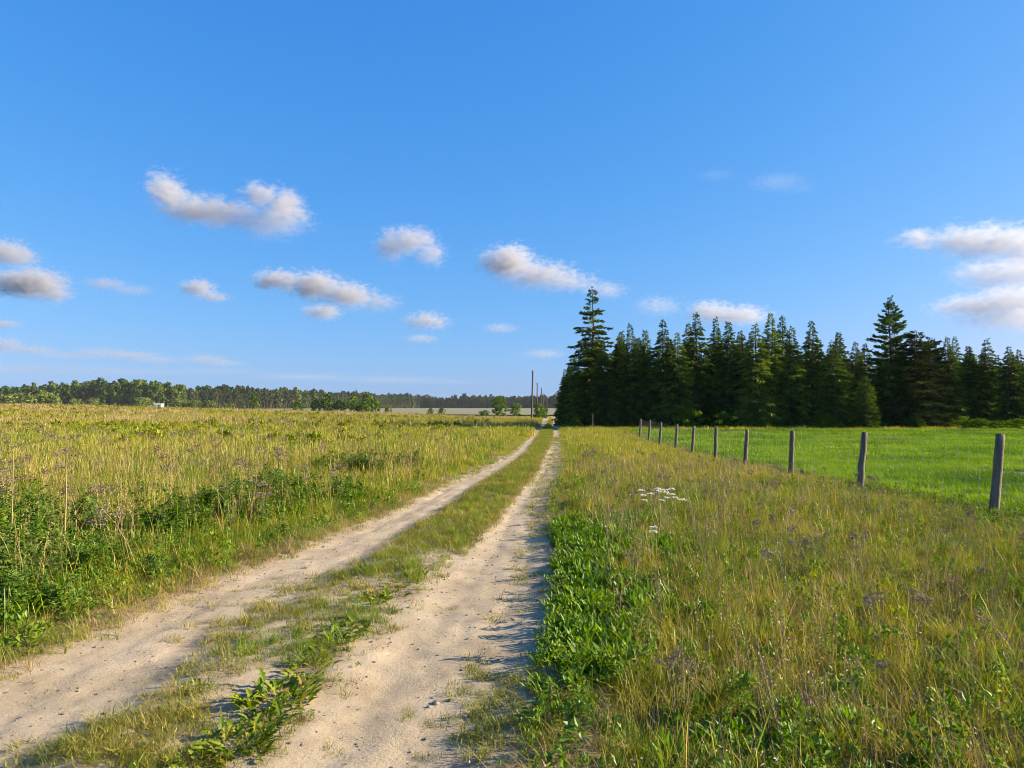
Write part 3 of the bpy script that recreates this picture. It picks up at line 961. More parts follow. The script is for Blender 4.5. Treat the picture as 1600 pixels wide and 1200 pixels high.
# crop in drilled rows
x, y = rand_area(7, 24, 4, 27, 46)
k = (x > fence_x(y) + .35) & (x < .74 * y + 3) & (fbm(x * .35 + .4 * y, y * 2.2, 3) > .36 + .12 * rng.random(len(x)))
x, y = x[k], y[k]
scatter('crop', 'crop', x, y, jz(x, y) + .03, 'bright green young cereal crop near the fence', smin=.7, smax=1.1, cat='crop')
x, y = rand_area(7, 50, 27, 57, 11)
k = (x > fence_x(y) + .5) & (x < .74 * y + 3) & (fbm(x * .12 + .2 * y, y * .9, 3) > .36 + .12 * rng.random(len(x)))
x, y = x[k], y[k]
scatter('crop', 'crop_far', x, y, jz(x, y) + .03, 'bright green young cereal crop farther back', smin=.7, smax=1.1, cat='crop')
# rough grass strip along the foot of the spruces
x, y = rand_area(4, 50, 55.5, 60.5, 7)
scatter('meadow_grass', 'far_olive', x, y, jz(x, y), 'lit strip of rough grass at the foot of the spruces', smin=.5, smax=1.0, cat='grass')

# grit on the track
x, y = rand_area(-3.3, 1.0, 2.2, 13, 190)
a, b, c, d = edges(y)
k = (x > a) & (x < d + .1)
x, y = x[k], y[k]
scatter('pebbles', 'pebble', x, y, track_z_arr(x, y), 'small pebbles and clods strewn over the sandy track', scl=.0025 + .012 * rng.random(len(x)) ** 4, cat='pebbles')


# ------------------------------------------------------------------ trees
def tapered(mb, H, r0, lean=0, seed=0, n=8, k=7):
    g = np.random.default_rng(seed)
    P = []; Rr = []
    ox = oy = 0
    for i in range(n):
        t = i / (n - 1)
        P.append((lean * t * H + ox, oy, H * t)); Rr.append(r0 * (1 - .93 * t) + .008)
        ox += g.normal(0, .012 * H / n * 3); oy += g.normal(0, .012 * H / n * 3)
    mb.tube(P, Rr, k, (.5, 0))
    return P


def spray(mb, p, d, l, wd, r, g):
    """one needle spray: two crossed tapering leaves"""
    d = d.normalized()
    a = d.orthogonal().normalized(); b = d.cross(a)
    an = g.uniform(0, 3.14)
    for q in (0, 1.4):
        s = (a * math.cos(an + q) + b * math.sin(an + q)) * wd / 2
        m_ = p + d * (l * .45)
        mb.add([tuple(p), tuple(m_ - s), tuple(p + d * l), tuple(m_ + s)], [(0, 1, 2, 3)], (r, 0))


def spruce_meshes(seed, H=10., Rb=1.75, z0=.5, gap=0., up=0., dense=1.0, whorl=.34, power=.8, side=None, mat='spruce', irregular=.2, droop=.35):
    """whorls of drooping branches hung with needle sprays; returns crown and trunk meshes"""
    g = np.random.default_rng(seed); mb = MB(); tb = MB()
    tapered(tb, H * .985, .013 * H + .02, 0, seed)
    z = z0
    while z < H - .05:
        t = z / H
        L0 = Rb * (1 - t) ** power * (1.0 if t > .12 else .75 + 2 * t) * (1 - (.5 if not up else .1) * float(sstep(.72, .97, t)))
        nb = max(5, int(9 * (1 - .4 * t)))
        a0 = g.uniform(0, 6.283)
        for k in range(nb):
            az = a0 + 6.283 * k / nb + g.normal(0, .22)
            L = L0 * g.uniform(1 - irregular * 1.6, 1 + irregular) + .10
            if gap and t > gap and g.random() < .42: continue
            if side: L *= side(t, az)
            br = float(g.random())
            el = up * (t - .25) + (.45 * (t - .45) if not up else 0) + g.normal(0, .07)   # top branches rise, low ones hang
            zb = z + g.normal(0, whorl * .3)
            da = Vector((math.cos(az), math.sin(az), 0))
            pts = []
            for i in range(6):
                s = i / 5
                pts.append(Vector((0, 0, zb)) + da * (L * s) + Vector((0, 0, L * (s * math.tan(el) - droop * s * s + .30 * droop * s ** 4))))
            if L > .5:
                tb.tube(pts[:5], [.012 + .010 * L * (1 - i / 5) for i in range(5)], 3, (.5, 0), False)
            ns = max(5, int(dense * (9 + 26 * L)))
            for q in range(ns):
                s = 1 - .88 * g.random() ** 1.35
                i = min(4, int(s * 5)); p = pts[i].lerp(pts[i + 1], s * 5 - i)
                tang = (pts[i + 1] - pts[i]).normalized()
                sd = Vector((-da.y, da.x, 0)) * g.choice([-1, 1])
                hang = g.random()
                dv = tang * g.uniform(.3, 1) + sd * g.uniform(.2, 1.0) + Vector((0, 0, -.9 * hang * (1 - t) + .1))
                lat = sd * (g.random() * .30 * L * (1.1 - s))
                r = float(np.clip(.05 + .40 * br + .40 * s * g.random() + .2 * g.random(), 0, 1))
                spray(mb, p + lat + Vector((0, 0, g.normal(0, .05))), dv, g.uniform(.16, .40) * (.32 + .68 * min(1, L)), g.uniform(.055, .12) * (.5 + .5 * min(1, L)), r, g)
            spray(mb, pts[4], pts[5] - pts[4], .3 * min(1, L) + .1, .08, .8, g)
        z += whorl * g.uniform(.75, 1.2) * (1 - .3 * t)
    spray(mb, Vector((0, 0, H - .35)), Vector((0, 0, 1)), .42, .06, .6, g)
    return mb.mesh('spruce_crown', M[mat]), tb.mesh('spruce_trunk', M['bark'])


def decid_meshes(seed, H, Rr, mat, z0=.15, nclump=26, nleaf=60, lw=.22, bark='bark', squash=1.0, trunk_r=None, ragged=.25):
    """trunk, limbs and a crown of leaf clumps with gaps"""
    g = np.random.default_rng(seed); mb = MB(); tb = MB()
    P = tapered(tb, H * .82, trunk_r or .02 * H, 0, seed)
    for c in range(nclump):
        t = z0 + (1 - z0) * (c + g.random()) / nclump
        prof = math.sin(math.pi * min(1, max(.08, (t - z0) / (1 - z0) * .86 + .12))) ** .7
        az = c * 2.4 + g.normal(0, .4)
        rr = Rr * prof * math.sqrt(g.uniform(.15, 1.0)) * (1 + ragged * g.normal())
        cen = Vector((rr * math.cos(az), rr * math.sin(az), H * t * squash))
        zb = max(.1 * H, cen.z - .5 * rr - .1 * H)
        i = min(6, int(zb / (H * .82) * 7))
        st = Vector(P[i])
        tb.tube([st, st.lerp(cen, .5) + Vector((0, 0, .04 * H)), cen], [.006 * H, .004 * H, .002 * H], 3, (.5, 0), False)
        cr = Rr * g.uniform(.22, .42)
        base = float(g.random())
        for q in range(nleaf):
            v = Vector(g.normal(0, 1, 3)).normalized() * cr * g.random() ** .45
            v.z *= .75
            n_ = (v.normalized() + Vector(g.normal(0, .5, 3))).normalized()
            e1_ = n_.orthogonal().normalized()
            e1_ = Matrix.Rotation(g.uniform(0, 6.28), 3, n_) @ e1_
            e2_ = n_.cross(e1_); l = lw * g.uniform(.6, 1.3)
            p = cen + v
            mb.add([tuple(p - e1_ * l), tuple(p - e2_ * l * .55), tuple(p + e1_ * l), tuple(p + e2_ * l * .55)], [(0, 1, 2, 3)], (float(np.clip(.6 * base + .4 * g.random(), 0, 1)), 0))
    return mb.mesh('tree_crown', M[mat]), tb.mesh('tree_trunk', M[bark])


def place_tree(name, meshes, loc, rz, scale, label, cat='tree', group=None):
    r = link(name, None, None, loc, rz, scale)
    r.empty_display_size = .3
    link('crown', meshes[0], r)
    link('trunk', meshes[1], r)
    tag(r, label, cat, group)
    return r


SPR = [spruce_meshes(10 + i, 10, [1.75, 1.6, 1.9, 1.5, 1.8, 1.65][i], [.3, .5, .9, .4, 1.1, .6][i], power=[.62, .55, .66, .7, .58, .62][i]) for i in range(6)]
TALL = spruce_meshes(31, 12.6, 2.3, .4, gap=.55, power=.55, whorl=.36, irregular=.35, droop=.16, dense=1.5)
BROAD = spruce_meshes(37, 11.4, 3.2, .8, gap=0, up=.80, power=.78, whorl=.50, irregular=.22, dense=1.7, droop=.10)
PINE = spruce_meshes(41, 8.5, 2.7, .2, up=.35, power=.45, whorl=.36, irregular=.32, dense=1.5, droop=.10, mat='pine')

ORD = ['first', 'second', 'third', 'fourth', 'fifth', 'sixth', 'seventh', 'eighth', 'ninth', 'tenth', 'eleventh', 'twelfth', 'thirteenth', 'fourteenth', 'fifteenth', 'sixteenth',
       'seventeenth', 'eighteenth', 'nineteenth', 'twentieth', 'twenty-first', 'twenty-second', 'twenty-third', 'twenty-fourth', 'twenty-fifth', 'twenty-sixth', 'twenty-seventh', 'twenty-eighth', 'twenty-ninth', 'thirtieth']
front = [(903, 545, 64), (942, 532, 62), (966, 528, 64), (985, 508, 63), (1008, 516, 65), (1036, 499, 63), (1058, 520, 61), (1075, 506, 64), (1088, 489, 65), (1118, 498, 64), (1138, 503, 63), (1160, 521, 65),
         (1180, 506, 62), (1204, 490, 63), (1222, 494, 64), (1238, 512, 62), (1268, 502, 63), (1300, 532, 61), (1311, 519, 63), (1352, 588, 60), (1480, 527, 62), (1492, 528, 64), (1513, 541, 66), (1541, 529, 64),
         (1576, 541, 63), (1592, 547, 65), (1618, 540, 64), (1645, 530, 63)]
for i, (px, py, Y) in enumerate(front):
    Y = Y - [0, 2.6, .6, 3.4, 1.2, 4.0, 2.0][i % 7] + 1.2
    p = at(px, py, Y)
    zb = zat(p.x, Y) - .05
    H = p.z - zb
    wsc = (H / 10) ** .5 * rng.uniform(.92, 1.16)
    place_tree('spruce_tree', SPR[i % 6], (p.x, Y, zb), rng.uniform(0, 6.28), (wsc, wsc, H / 10),
               'dark green spruce, %s along the front of the stand counting from the track' % ORD[i], 'spruce', 'spruces along the front of the stand')
p = at(925, 447, 63); zb = zat(p.x, 63)
place_tree('spruce_tree', TALL, (p.x, 63, zb), 1.2, (1, 1, (p.z - zb) / 12.6), 'tallest spruce with a thin gappy top beside the track', 'spruce')
p = at(1391, 468, 61); zb = zat(p.x, 61)
place_tree('spruce_tree', BROAD, (p.x, 61, zb), .4, (1, 1, (p.z - zb) / 11.4), 'broad tall spruce with upswept branches standing above its neighbours', 'spruce')
p = at(1432, 519, 60); zb = zat(p.x, 60)
place_tree('pine_tree', PINE, (p.x, 60, zb), 0, (1, 1, (p.z - zb) / 8.5), 'brownish grey-green bushy pine beside the broad tall spruce', 'pine')
p = at(1456, 530, 61.5); zb = zat(p.x, 61.5)
place_tree('pine_tree', PINE, (p.x, 61.5, zb), 2, (.7, .7, (p.z - zb) / 8.5), 'narrow dark pine just behind the brownish bushy pine', 'pine')
# the stand's edge along the track
for i, (px, py, Y, s) in enumerate([(884, 572, 70, 1.0), (878, 578, 77, 1.05), (889, 556, 83, 1.1), (880, 590, 86, 1.0), (890, 580, 95, 1.1), (885, 598, 104, 1.1)]):
    p = at(px, py, Y); zb = zat(p.x, Y) - .05; H = p.z - zb
    p.x += .35
    place_tree('spruce_tree', SPR[(i * 2 + 1) % 6], (p.x, Y, zb), rng.uniform(0, 6.28), (s * .82, s * .82, H / 10), 'lower spruce, %s back along the shaded track edge' % ORD[i], 'spruce', 'spruces along the track edge')
# the rows behind
nb = 0
for row in range(4):
    Yr = 66.5 + row * 3.0
    xs = np.arange(6.8 + Yr * .012 + row * .3, 52 + row * 2, 2.25)
    for j, xx in enumerate(xs):
        xx = xx + rng.normal(0, .3); yy = Yr + rng.normal(0, .5)
        H = rng.uniform(7.2, 9.0) * np.interp(xx, [6, 30, 45], [1.02, .98, .84])
        place_tree('spruce_tree', SPR[int(rng.integers(0, 6))], (xx, yy, zat(xx, yy) - .05), rng.uniform(0, 6.28), (.95, .95, H / 10), 'spruce inside the dense stand, hidden behind its front row', 'spruce', 'spruces inside the stand')
        nb += 1
print('inner spruces', nb)
# saplings and bushes at the foot of the stand
BUSH = [decid_meshes(60 + i, 2.2, 1.15, 'decid_b', .12, 16, 60, .11, trunk_r=.03) for i in range(3)]
for (px, py, Y, s, lab) in [(1075, 638, 58.2, 1.0, 'bright green leafy young tree leaning out of the spruces'),
                           (1131, 645, 58.0, .95, 'bright green leafy bush behind the fifth fence post from the camera'),
                           (1292, 648, 57.2, .8, 'low bright green bush at the foot of the spruces beside a fence post'),
                           (1506, 652, 57, .9, 'leafy bush at the start of the right-hand bush row'),
                           (1532, 655, 56.6, .95, 'round bright bush second in the right-hand bush row'),
                           (1562, 657, 56.4, .85, 'bright bush just right of the nearest post top'),
                           (1592, 655, 56.6, .95, 'bright bush at the right-hand edge of the picture')
                           ]:
    p = at(px, py, Y); zb = zat(p.x, Y) - .03; H = p.z - zb
    place_tree('leafy_bush', BUSH[int(px) % 3], (p.x, Y, zb), px * .7, (s, s, H / 2.2), lab, 'bush')
SAP = spruce_meshes(71, 2.2, .6, .05, whorl=.17, power=.7)
p = at(900, 648, 58); zb = zat(p.x, 58)
place_tree('spruce_sapling', SAP, (p.x, 58, zb), 0, (.85, .85, (p.z - zb) / 2.2), 'little pale green spruce sapling at the stand corner by the track', 'sapling')
p = at(1432, 652, 57.2); zb = zat(p.x, 57.2)
place_tree('spruce_sapling', SAP, (p.x, 57.2, zb), 1, (1.2, 1.2, (p.z - zb) / 2.2), 'spruce sapling at the foot of the brownish pine', 'sapling')

# trees and bushes out in the left fields
MT = [decid_meshes(80 + i, 10, 3.4, 'decid', .06, 34, 46, .42, ragged=.2) for i in range(3)]
MTB = [decid_meshes(90 + i, 10, 4.0, 'decid_b', .05, 34, 46, .42, ragged=.2) for i in range(2)]
MW = [decid_meshes(95 + i, 5, 4.5, 'willow', .05, 30, 40, .40, trunk_r=.08, ragged=.15) for i in range(2)]
CON = spruce_meshes(99, 12, 2.4, .4, whorl=.6, power=.7, dense=.7)


def by_px(name, meshes, H0, R0, px, py_top, Y, wpx, label, cat='tree', group=None, base_py=None):
    p = at(px, py_top, Y)
    zb = zat(p.x, Y) - .1 if base_py is None else at(px, base_py, Y).z
    H = p.z - zb
    s = wpx / 2 / F * Y / R0
    return place_tree(name, meshes, (p.x, Y, zb), px * 1.3, (s, s, H / H0), label, cat, group)


by_px('field_tree', MT[0], 10, 3.4, 397, 617, 300, 16, 'lone dark tree standing in front of the pine trunks')
by_px('field_bush', MT[1], 10, 3.4, 465, 628, 280, 20, 'low dark bush left of the tree clump', 'bush')
by_px('field_tree', MT[1], 10, 3.4, 494, 625, 262, 16, 'small tree at the left end of the tree clump')
by_px('field_tree', MT[2], 10, 3.4, 513, 617, 262, 26, 'rounded bright-sided tree left of the conifer top')
by_px('field_tree', MT[0], 10, 3.4, 532, 624, 258, 22, 'low dark tree in the middle of the clump')
by_px('field_conifer', CON, 12, 2.4, 557, 608, 262, 26, 'pointed conifer rising above the tree clump')
by_px('field_tree', MT[2], 10, 3.4, 552, 620, 256, 22, 'leafy tree in front of the pointed conifer')
by_px('field_tree', MT[0], 10, 3.4, 575, 613, 264, 20, 'tall tree right of the pointed conifer')
by_px('field_tree', MTB[0], 10, 4.0, 570, 628, 254, 24, 'lower bright tree at the front of the clump')
by_px('field_tree', MT[1], 10, 3.4, 587, 624, 258, 16, 'tree at the right end of the clump')
by_px('field_bush', MW[0], 5, 4.5, 606, 635, 252, 12, 'small greyish bush just right of the tree clump', 'bush')
by_px('field_bush', MT[0], 10, 3.4, 673, 638, 250, 10, 'small round bush on the pale field, left of a pair', 'bush')
by_px('field_bush', MT[1], 10, 3.4, 690, 637, 248, 11, 'small round bush on the pale field, right of a pair', 'bush')
by_px('field_tree', MTB[1], 10, 4.0, 781, 620, 240, 26, 'round bright green tree near the utility poles')
by_px('field_tree', MT[2], 10, 3.4, 806, 631, 235, 20, 'smaller tree right of the round bright tree')
by_px('field_bush', MT[0], 10, 3.4, 757, 641, 235, 18, 'low dark bush left of the round bright tree', 'bush')
by_px('field_bush', MTB[0], 10, 4.0, 842, 632, 128, 20, 'bright leafy bush behind the nearest utility pole', 'bush')
by_px('field_bush', MTB[1], 10, 4.0, 851, 637, 135, 12, 'leafy bush at the track side past the nearest pole', 'bush')
for (px, py, wpx, j, lab) in [(35, 617, 75, 0, 'wide grey-green willow bush at the far left wood edge'), (75, 616, 40, 1, 'dark willow bush in front of the left wood'),
                              (118, 625, 28, 0, 'low round pale willow bush left of a pair at the wood edge'), (147, 624, 26, 1, 'low round pale willow bush right of a pair at the wood edge'),
                              (224, 623, 34, 0, 'brownish willow bush left of the white shed'), (283, 626, 26, 1, 'pale willow bush right of the white shed'),
                              (306, 627, 26, 0, 'pale willow bush second right of the white shed'), (329, 628, 20, 1, 'pale willow bush third right of the white shed'),
                              (358, 630, 20, 0, 'last willow bush before the bare pine trunks')]:
    by_px('willow_bush', MW[j], 5, 4.5, px, py, 420, wpx, lab, 'bush')

# the far wood
WD = [decid_meshes(120 + i, 20, 5.0, 'w_decid', .10, 30, 30, .9, ragged=.25)[0] for i in range(4)]


def wood_pine(seed):
    g = np.random.default_rng(seed); mb = MB(); tb = MB()
    cr, tr = decid_meshes(seed, 20, 2.9, 'w_pine', .40, 26, 26, .8, 'pine_bark', ragged=.2, trunk_r=.26)
    bm = bmesh.new(); bm.from_mesh(cr)
    n0 = len(bm.faces)
    bm.from_mesh(tr); bm.faces.ensure_lookup_table()
    for f in bm.faces[n0:]:
        f.material_index = 1
    bm.to_mesh(cr); bm.free()
    cr.materials.append(M['pine_bark'])
    return cr


WP = [wood_pine(140 + i) for i in range(4)]
WS = [spruce_meshes(160 + i, 20, 3.0, 1.0, whorl=1.3, power=.7, dense=.35)[0] for i in range(2)]
WU = [decid_meshes(170 + i, 9, 4.0, 'w_pine', .02, 16, 14, 1.3, ragged=.2)[0] for i in range(2)]
source('wood', WD + WP + WS + WU)
line_px = np.array([-140, 0, 250, 330, 450, 600, 660, 760, 880, 1050])
line_Y = np.array([600, 615, 640, 680, 770, 1000, 1120, 1100, 1000, 1000])
lx = (line_px - 800) / F * line_Y
X_, Y_, I_ = [], [], []
for i in range(len(line_px) - 1):
    seg = math.hypot(lx[i + 1] - lx[i], line_Y[i + 1] - line_Y[i])
    for row in range(12):
        n = int(seg / (4.2 if row < 2 else 5.5))
        t = (np.arange(n) + rng.random(n)) / n
        xx = lx[i] + (lx[i + 1] - lx[i]) * t; yy = line_Y[i] + (line_Y[i + 1] - line_Y[i]) * t + row * 6 + rng.normal(0, 2, n)
        pxx = 800 + F * xx / yy
        q = rng.random(n)
        left = pxx < 315
        idx = np.where(left, np.where(q < (.68 if row < 3 else .35), rng.integers(0, 4, n), np.where(q < .93, rng.integers(4, 8, n), rng.integers(8, 10, n))),
                       np.where(q < (.05 if row < 2 else .02), rng.integers(0, 4, n), np.where(q < .88, rng.integers(4, 8, n), rng.integers(8, 10, n))))
        X_.append(xx); Y_.append(yy); I_.append(idx)
for i in range(len(line_px) - 1):
    seg = math.hypot(lx[i + 1] - lx[i], line_Y[i + 1] - line_Y[i])
    for row in range(3):
        n = int(seg / 4.0)
        t = (np.arange(n) + rng.random(n)) / n
        X_.append(lx[i] + (lx[i + 1] - lx[i]) * t); Y_.append(line_Y[i] + (line_Y[i + 1] - line_Y[i]) * t + 14 + row * 16 + rng.normal(0, 3, n))
        I_.append(10 + rng.integers(0, 2, n))
X_ = np.concatenate(X_); Y_ = np.concatenate(Y_); I_ = np.concatenate(I_)
sc = rng.uniform(.75, 1.1, len(X_)) * (.72 + .5 * fbm(X_ * .03, Y_ * .03, 3)) * np.interp(800 + F * X_ / Y_, [0, 230, 300, 450, 600, 700], [1.02, 1.12, 1.0, .95, .92, .88])
scatter('far_wood', 'wood', X_, Y_, ground_z(X_, Y_) - .3, 'long dark wood of pines and broadleaf trees along the horizon', idx=I_, scl=sc, tilt=.02, zvar=.08, cat='wood')

# ------------------------------------------------------------------ fence
def post_mesh(seed, h, r, lean_x, lean_y):
    g = np.random.default_rng(seed); mb = MB(); n = 9
    P = []; Rr = []
    for i in range(n):
        t = i / (n - 1)
        P.append((lean_x * t * h + g.normal(0, .004), lean_y * t * h + g.normal(0, .004), -.25 + (h + .25) * t))
        Rr.append(r * (1.06 - .16 * t) * g.uniform(.96, 1.04))
    Rr[-1] *= .93
    mb.tube(P, Rr, 10, (.5, 0))
    me = mb.mesh('post', M['post'])
    me.polygons.foreach_set('use_smooth', [len(p.vertices) == 4 for p in me.polygons])
    return me


fence = link('wire_fence', None, None, (0, 0, 0))
tag(fence, 'wire mesh fence on weathered round wooden posts between the verge and crop', 'fence')
posts = [(1547, 1562, 678, 10.9), (1341, 1351, 675, 14.9), (1234, 1238, 673, 18.9), (1163, 1167, 671, 22.9), (1117, 1119, 666.5, 26.9), (1081, 1084, 666, 30.9), (1055, 1058, 663, 34.9), (1030, 1033, 660, 38.9), (1013, 1016, 656, 42.9), (1000, 1001, 655, 46.9)]
tops = []
for i, (pb, pt, py, Y) in enumerate(posts):
    t = at(pt, py, Y); b = at(pb, 700, Y)
    zb = zat(b.x, Y)
    h = t.z - zb
    me = post_mesh(300 + i, h, .066, (t.x - b.x) / h, rng.normal(0, .015))
    link('post', me, fence, (b.x, Y, zb))
    tops.append((Vector((b.x, Y, zb)), Vector((t.x - b.x, 0, h))))
t0_ = (tops[0][0] + Vector((-.1, -4, .0)), tops[0][1])
me = post_mesh(330, 1.22, .066, .06, 0)
link('post', me, fence, (7.05, 6.9, zat(7.05, 6.9)))
tops.insert(0, (Vector((7.05, 6.9, zat(7.05, 6.9))), Vector((.07, 0, 1.22))))
for hgt in (.12, .28, .44, .60, .76, .93):
    mb = MB()
    pts = []
    for (b, v) in tops:
        s = hgt
        pts.append(b + v * s + Vector((.070, 0, 0)))
    fine = []
    for a_, b_ in zip(pts[:-1], pts[1:]):
        for q in range(4):
            s = q / 4; pp = a_.lerp(b_, s); pp.z -= .025 * 4 * s * (1 - s); fine.append(pp)
    fine.append(pts[-1])
    mb.tube(fine, [.0022] * len(fine), 4, (.5, 0))
    link('wire', mb.mesh('wire', M['wire']), fence)
for (A, B) in zip(tops[:-1], tops[1:]):
    mb = MB()
    for q in range(13):
        s = (q + .5) / 13
        b = A[0].lerp(B[0], s); v = A[1].lerp(B[1], s)
        mb.tube([b + v * .03 + Vector((.070, 0, 0)), b + v * .93 + Vector((.070, 0, 0))], [.0014] * 2, 3, (.5, 0), False)
    o = link('stay_wires', mb.mesh('stay_wires', M['wire']), fence)
    o['kind'] = 'stuff'
# lone pale stake at the stand's corner
b = at(926, 668, 57); t = at(926, 645, 57); zb = zat(b.x, 57)
mb = MB()
mb.tube([(0, 0, -.1), (0, 0, .6), (.01, 0, t.z - zb)], [.035, .034, .03], 8, (.5, 0))
tag(link('stake', mb.mesh('stake', M['post']), None, (b.x, 57, zb)), 'thin pale stake standing alone before the tallest spruce', 'stake')

# ------------------------------------------------------------------ utility poles
def utility_pole(px_b, px_t, py, Y, label, brace=False):
    t = at(px_t, py, Y); b = at(px_b, 650, Y); zb = zat(b.x, Y)
    h = t.z - zb
    r = link('utility_pole', None, None, (b.x, Y, zb))
    tag(r, label, 'pole', 'utility poles along the track')
    mb = MB(); n = 7
    dx = t.x - b.x
    mb.tube([(dx * i / (n - 1), 0, -.4 + (h + .4) * i / (n - 1)) for i in range(n)], [.17 - .06 * i / (n - 1) for i in range(n)], 9, (.5, 0))
    link('pole', mb.mesh('pole', M['pole']), r)
    for k, (sx, dz) in enumerate([(-1, .35), (1, .75)]):
        mb = MB()
        mb.tube([(dx, 0, h - dz), (dx + sx * .18, 0, h - dz), (dx + sx * .22, 0, h - dz + .10)], [.014] * 3, 5, (.5, 0))
        hk = link('bracket', mb.mesh('bracket', M['wire']), r)
        mb = MB()
        mb.tube([(dx + sx * .22, 0, h - dz + .08), (dx + sx * .22, 0, h - dz + .13), (dx + sx * .22, 0, h - dz + .17), (dx + sx * .22, 0, h - dz + .22)], [.05, .035, .05, .02], 8, (.5, 0))
        link('insulator', mb.mesh('insulator', M['porcelain']), hk)
    if brace:
        mb = MB()
        mb.tube([(dx - 2.6, .3, -.3), (dx * .9 - .1, .1, h * .78)], [.14, .11], 8, (.5, 0))
        link('brace', mb.mesh('brace', M['pole']), r)
    return b + Vector((dx, 0, h))


pole_list = [(830.5, 832.5, 579, 120, 'nearest and tallest dark wooden utility pole left of the track', False),
             (838.5, 839.5, 598, 172, 'second dark utility pole along the track', False),
             (845.5, 846.2, 606, 216, 'third utility pole, propped by a leaning brace', True),
             (848.5, 848.6, 614, 276, 'fourth utility pole along the track', False),
             (851, 851.2, 618, 325, 'fifth utility pole along the track', False),
             (855.5, 855.5, 619, 360, 'farthest utility pole, close to the spruces', False)]
ptops = [utility_pole(*a) for a in pole_list]
for sx, dz in ((-1, .35), (1, .75)):
    mb = MB(); fine = []
    for a_, b_ in zip(ptops[:-1], ptops[1:]):
        for q in range(10):
            s = q / 10; pp = a_.lerp(b_, s) + Vector((sx * .22, 0, -dz + .2)); pp.z -= 1.0 * 4 * s * (1 - s); fine.append(pp)
    mb.tube(fine, [.006] * len(fine), 4, (.5, 0))
    tag(link('overhead_wire', mb.mesh('overhead_wire', M['dark_wood'])), ('overhead wire on the field side of the utility poles' if sx < 0 else 'overhead wire on the track side of the utility poles'), 'wire')

# ------------------------------------------------------------------ small white shed by the wood
def box_mesh(name, x0, x1, y0, y1, z0, z1, mat):
    bm = bmesh.new(); bmesh.ops.create_cube(bm, size=1)
    for v in bm.verts:
        v.co = ((x0 + x1) / 2 + v.co.x * (x1 - x0), (y0 + y1) / 2 + v.co.y * (y1 - y0), (z0 + z1) / 2 + v.co.z * (z1 - z0))
    bmesh.ops.bevel(bm, geom=list(bm.edges), offset=.02, segments=1, affect='EDGES')
    me = bpy.data.meshes.new(name); bm.to_mesh(me); bm.free(); me.materials.append(mat)
    return me


Ysh = 330.0
p = at(248, 637, Ysh)
shed = link('white_shed', None, None, (p.x, Ysh, p.z - .6))
tag(shed, 'small low white shed in front of the wood edge bushes', 'shed')
link('wall', box_mesh('wall', -1.7, 1.7, -1.2, 1.2, 0, 2.0, M['white_paint']), shed)
link('lean_to', box_mesh('lean_to', -2.9, -1.73, -1.0, 1.0, 0, 1.5, M['white_paint']), shed)
mb = MB()
mb.add([(-1.9, -1.4, 2.02), (1.9, -1.4, 2.02), (1.9, 1.4, 2.02), (-1.9, 1.4, 2.02), (-1.9, 0, 2.5), (1.9, 0, 2.5)], [(0, 1, 5, 4), (2, 3, 4, 5), (1, 2, 5), (3, 0, 4), (0, 3, 2, 1)], (.5, 0))
link('roof', mb.mesh('roof', M['roofing']), shed)
link('door', box_mesh('door', .2, .9, -1.25, -1.21, 0, 1.8, M['dark_wood']), shed)

# ------------------------------------------------------------------ broad-leaved rosettes on the track crown
def leaf_mesh(seed, l, wd, lobes):
    mb = MB()
    leaf_shape(mb, Matrix.Identity(4), l, wd, .5, lobes, .35, .3, 9, seed)
    return mb.mesh('leaf', M['leaf_y'])


LEAVES = [leaf_mesh(1, .17, .048, .9), leaf_mesh(2, .15, .052, .5), leaf_mesh(3, .19, .045, 1.0), leaf_mesh(4, .12, .06, .15)]


def rosette(px, py, spread, n, label, up=.6, stretch=1.0, size=1.0):
    Y = EYE * F / (py - 640); X = (px - 800) / F * Y
    r = link('broadleaf_weed', None, None, (X, Y, track_z(X, Y)))
    tag(r, label, 'weed', 'broad-leaved weeds on the crown of the track')
    g = np.random.default_rng(int(px * 7 + py))
    for i in range(n):
        a = g.uniform(0, 6.283); rr = spread * math.sqrt(g.random())
        lx_, ly_ = rr * math.cos(a), rr * math.sin(a) * stretch
        o = link('leaf', LEAVES[int(g.integers(0, 4))], r)
        o.location = (lx_, ly_, track_z(X + lx_, Y + ly_) - track_z(X, Y))
        o.rotation_euler = (g.normal(0, .25), -g.uniform(.05, up * 1.2), a + g.normal(0, .9))
        s = size * g.uniform(.35, .78)
        o.scale = (s, s, s)


rosette(440, 1092, 0.190, 105, 'largest lobed broad-leaved weed clump in the middle of the track', .8, 1.2)
rosette(492, 1045, 0.134, 57, 'broad-leaved weed clump just beyond the largest one', .6, 1.4, .8)
rosette(375, 1165, 0.168, 88, 'dark green weed clump nearest the camera on the track crown', .8, 1.0, .95)
rosette(545, 985, 0.146, 68, 'weed clump with reddish dry leaves beside the right rut', .6, 1.3, .9)
rosette(318, 1190, 0.112, 30, 'small weed clump at the bottom of the picture', .6, 1.0, .8)
rosette(585, 940, 0.134, 44, 'leafy weed clump where the crown grass thickens', .7, 1.6, .9)
rosette(310, 1070, 0.067, 20, 'flat little rosette left of the largest clump', .3, 1.0, .6)
rosette(390, 1008, 0.067, 17, 'tiny flat rosette on the bare sand of the crown', .3, 1.0, .5)
rosette(520, 1008, .150, 60, 'leafy weed clump between the reddish one and the largest one', .6, 1.5, .85)
rosette(610, 925, .150, 48, 'low leafy weed beside the right rut under the crown grass', .6, 1.6, .8)
rosette(420, 1128, .120, 44, 'weed clump joining the largest one to the nearest one', .7, 1.0, .8)
rosette(640, 905, 0.157, 40, 'leafy weed at the right edge of the grassy crown', .7, 1.8, .9)

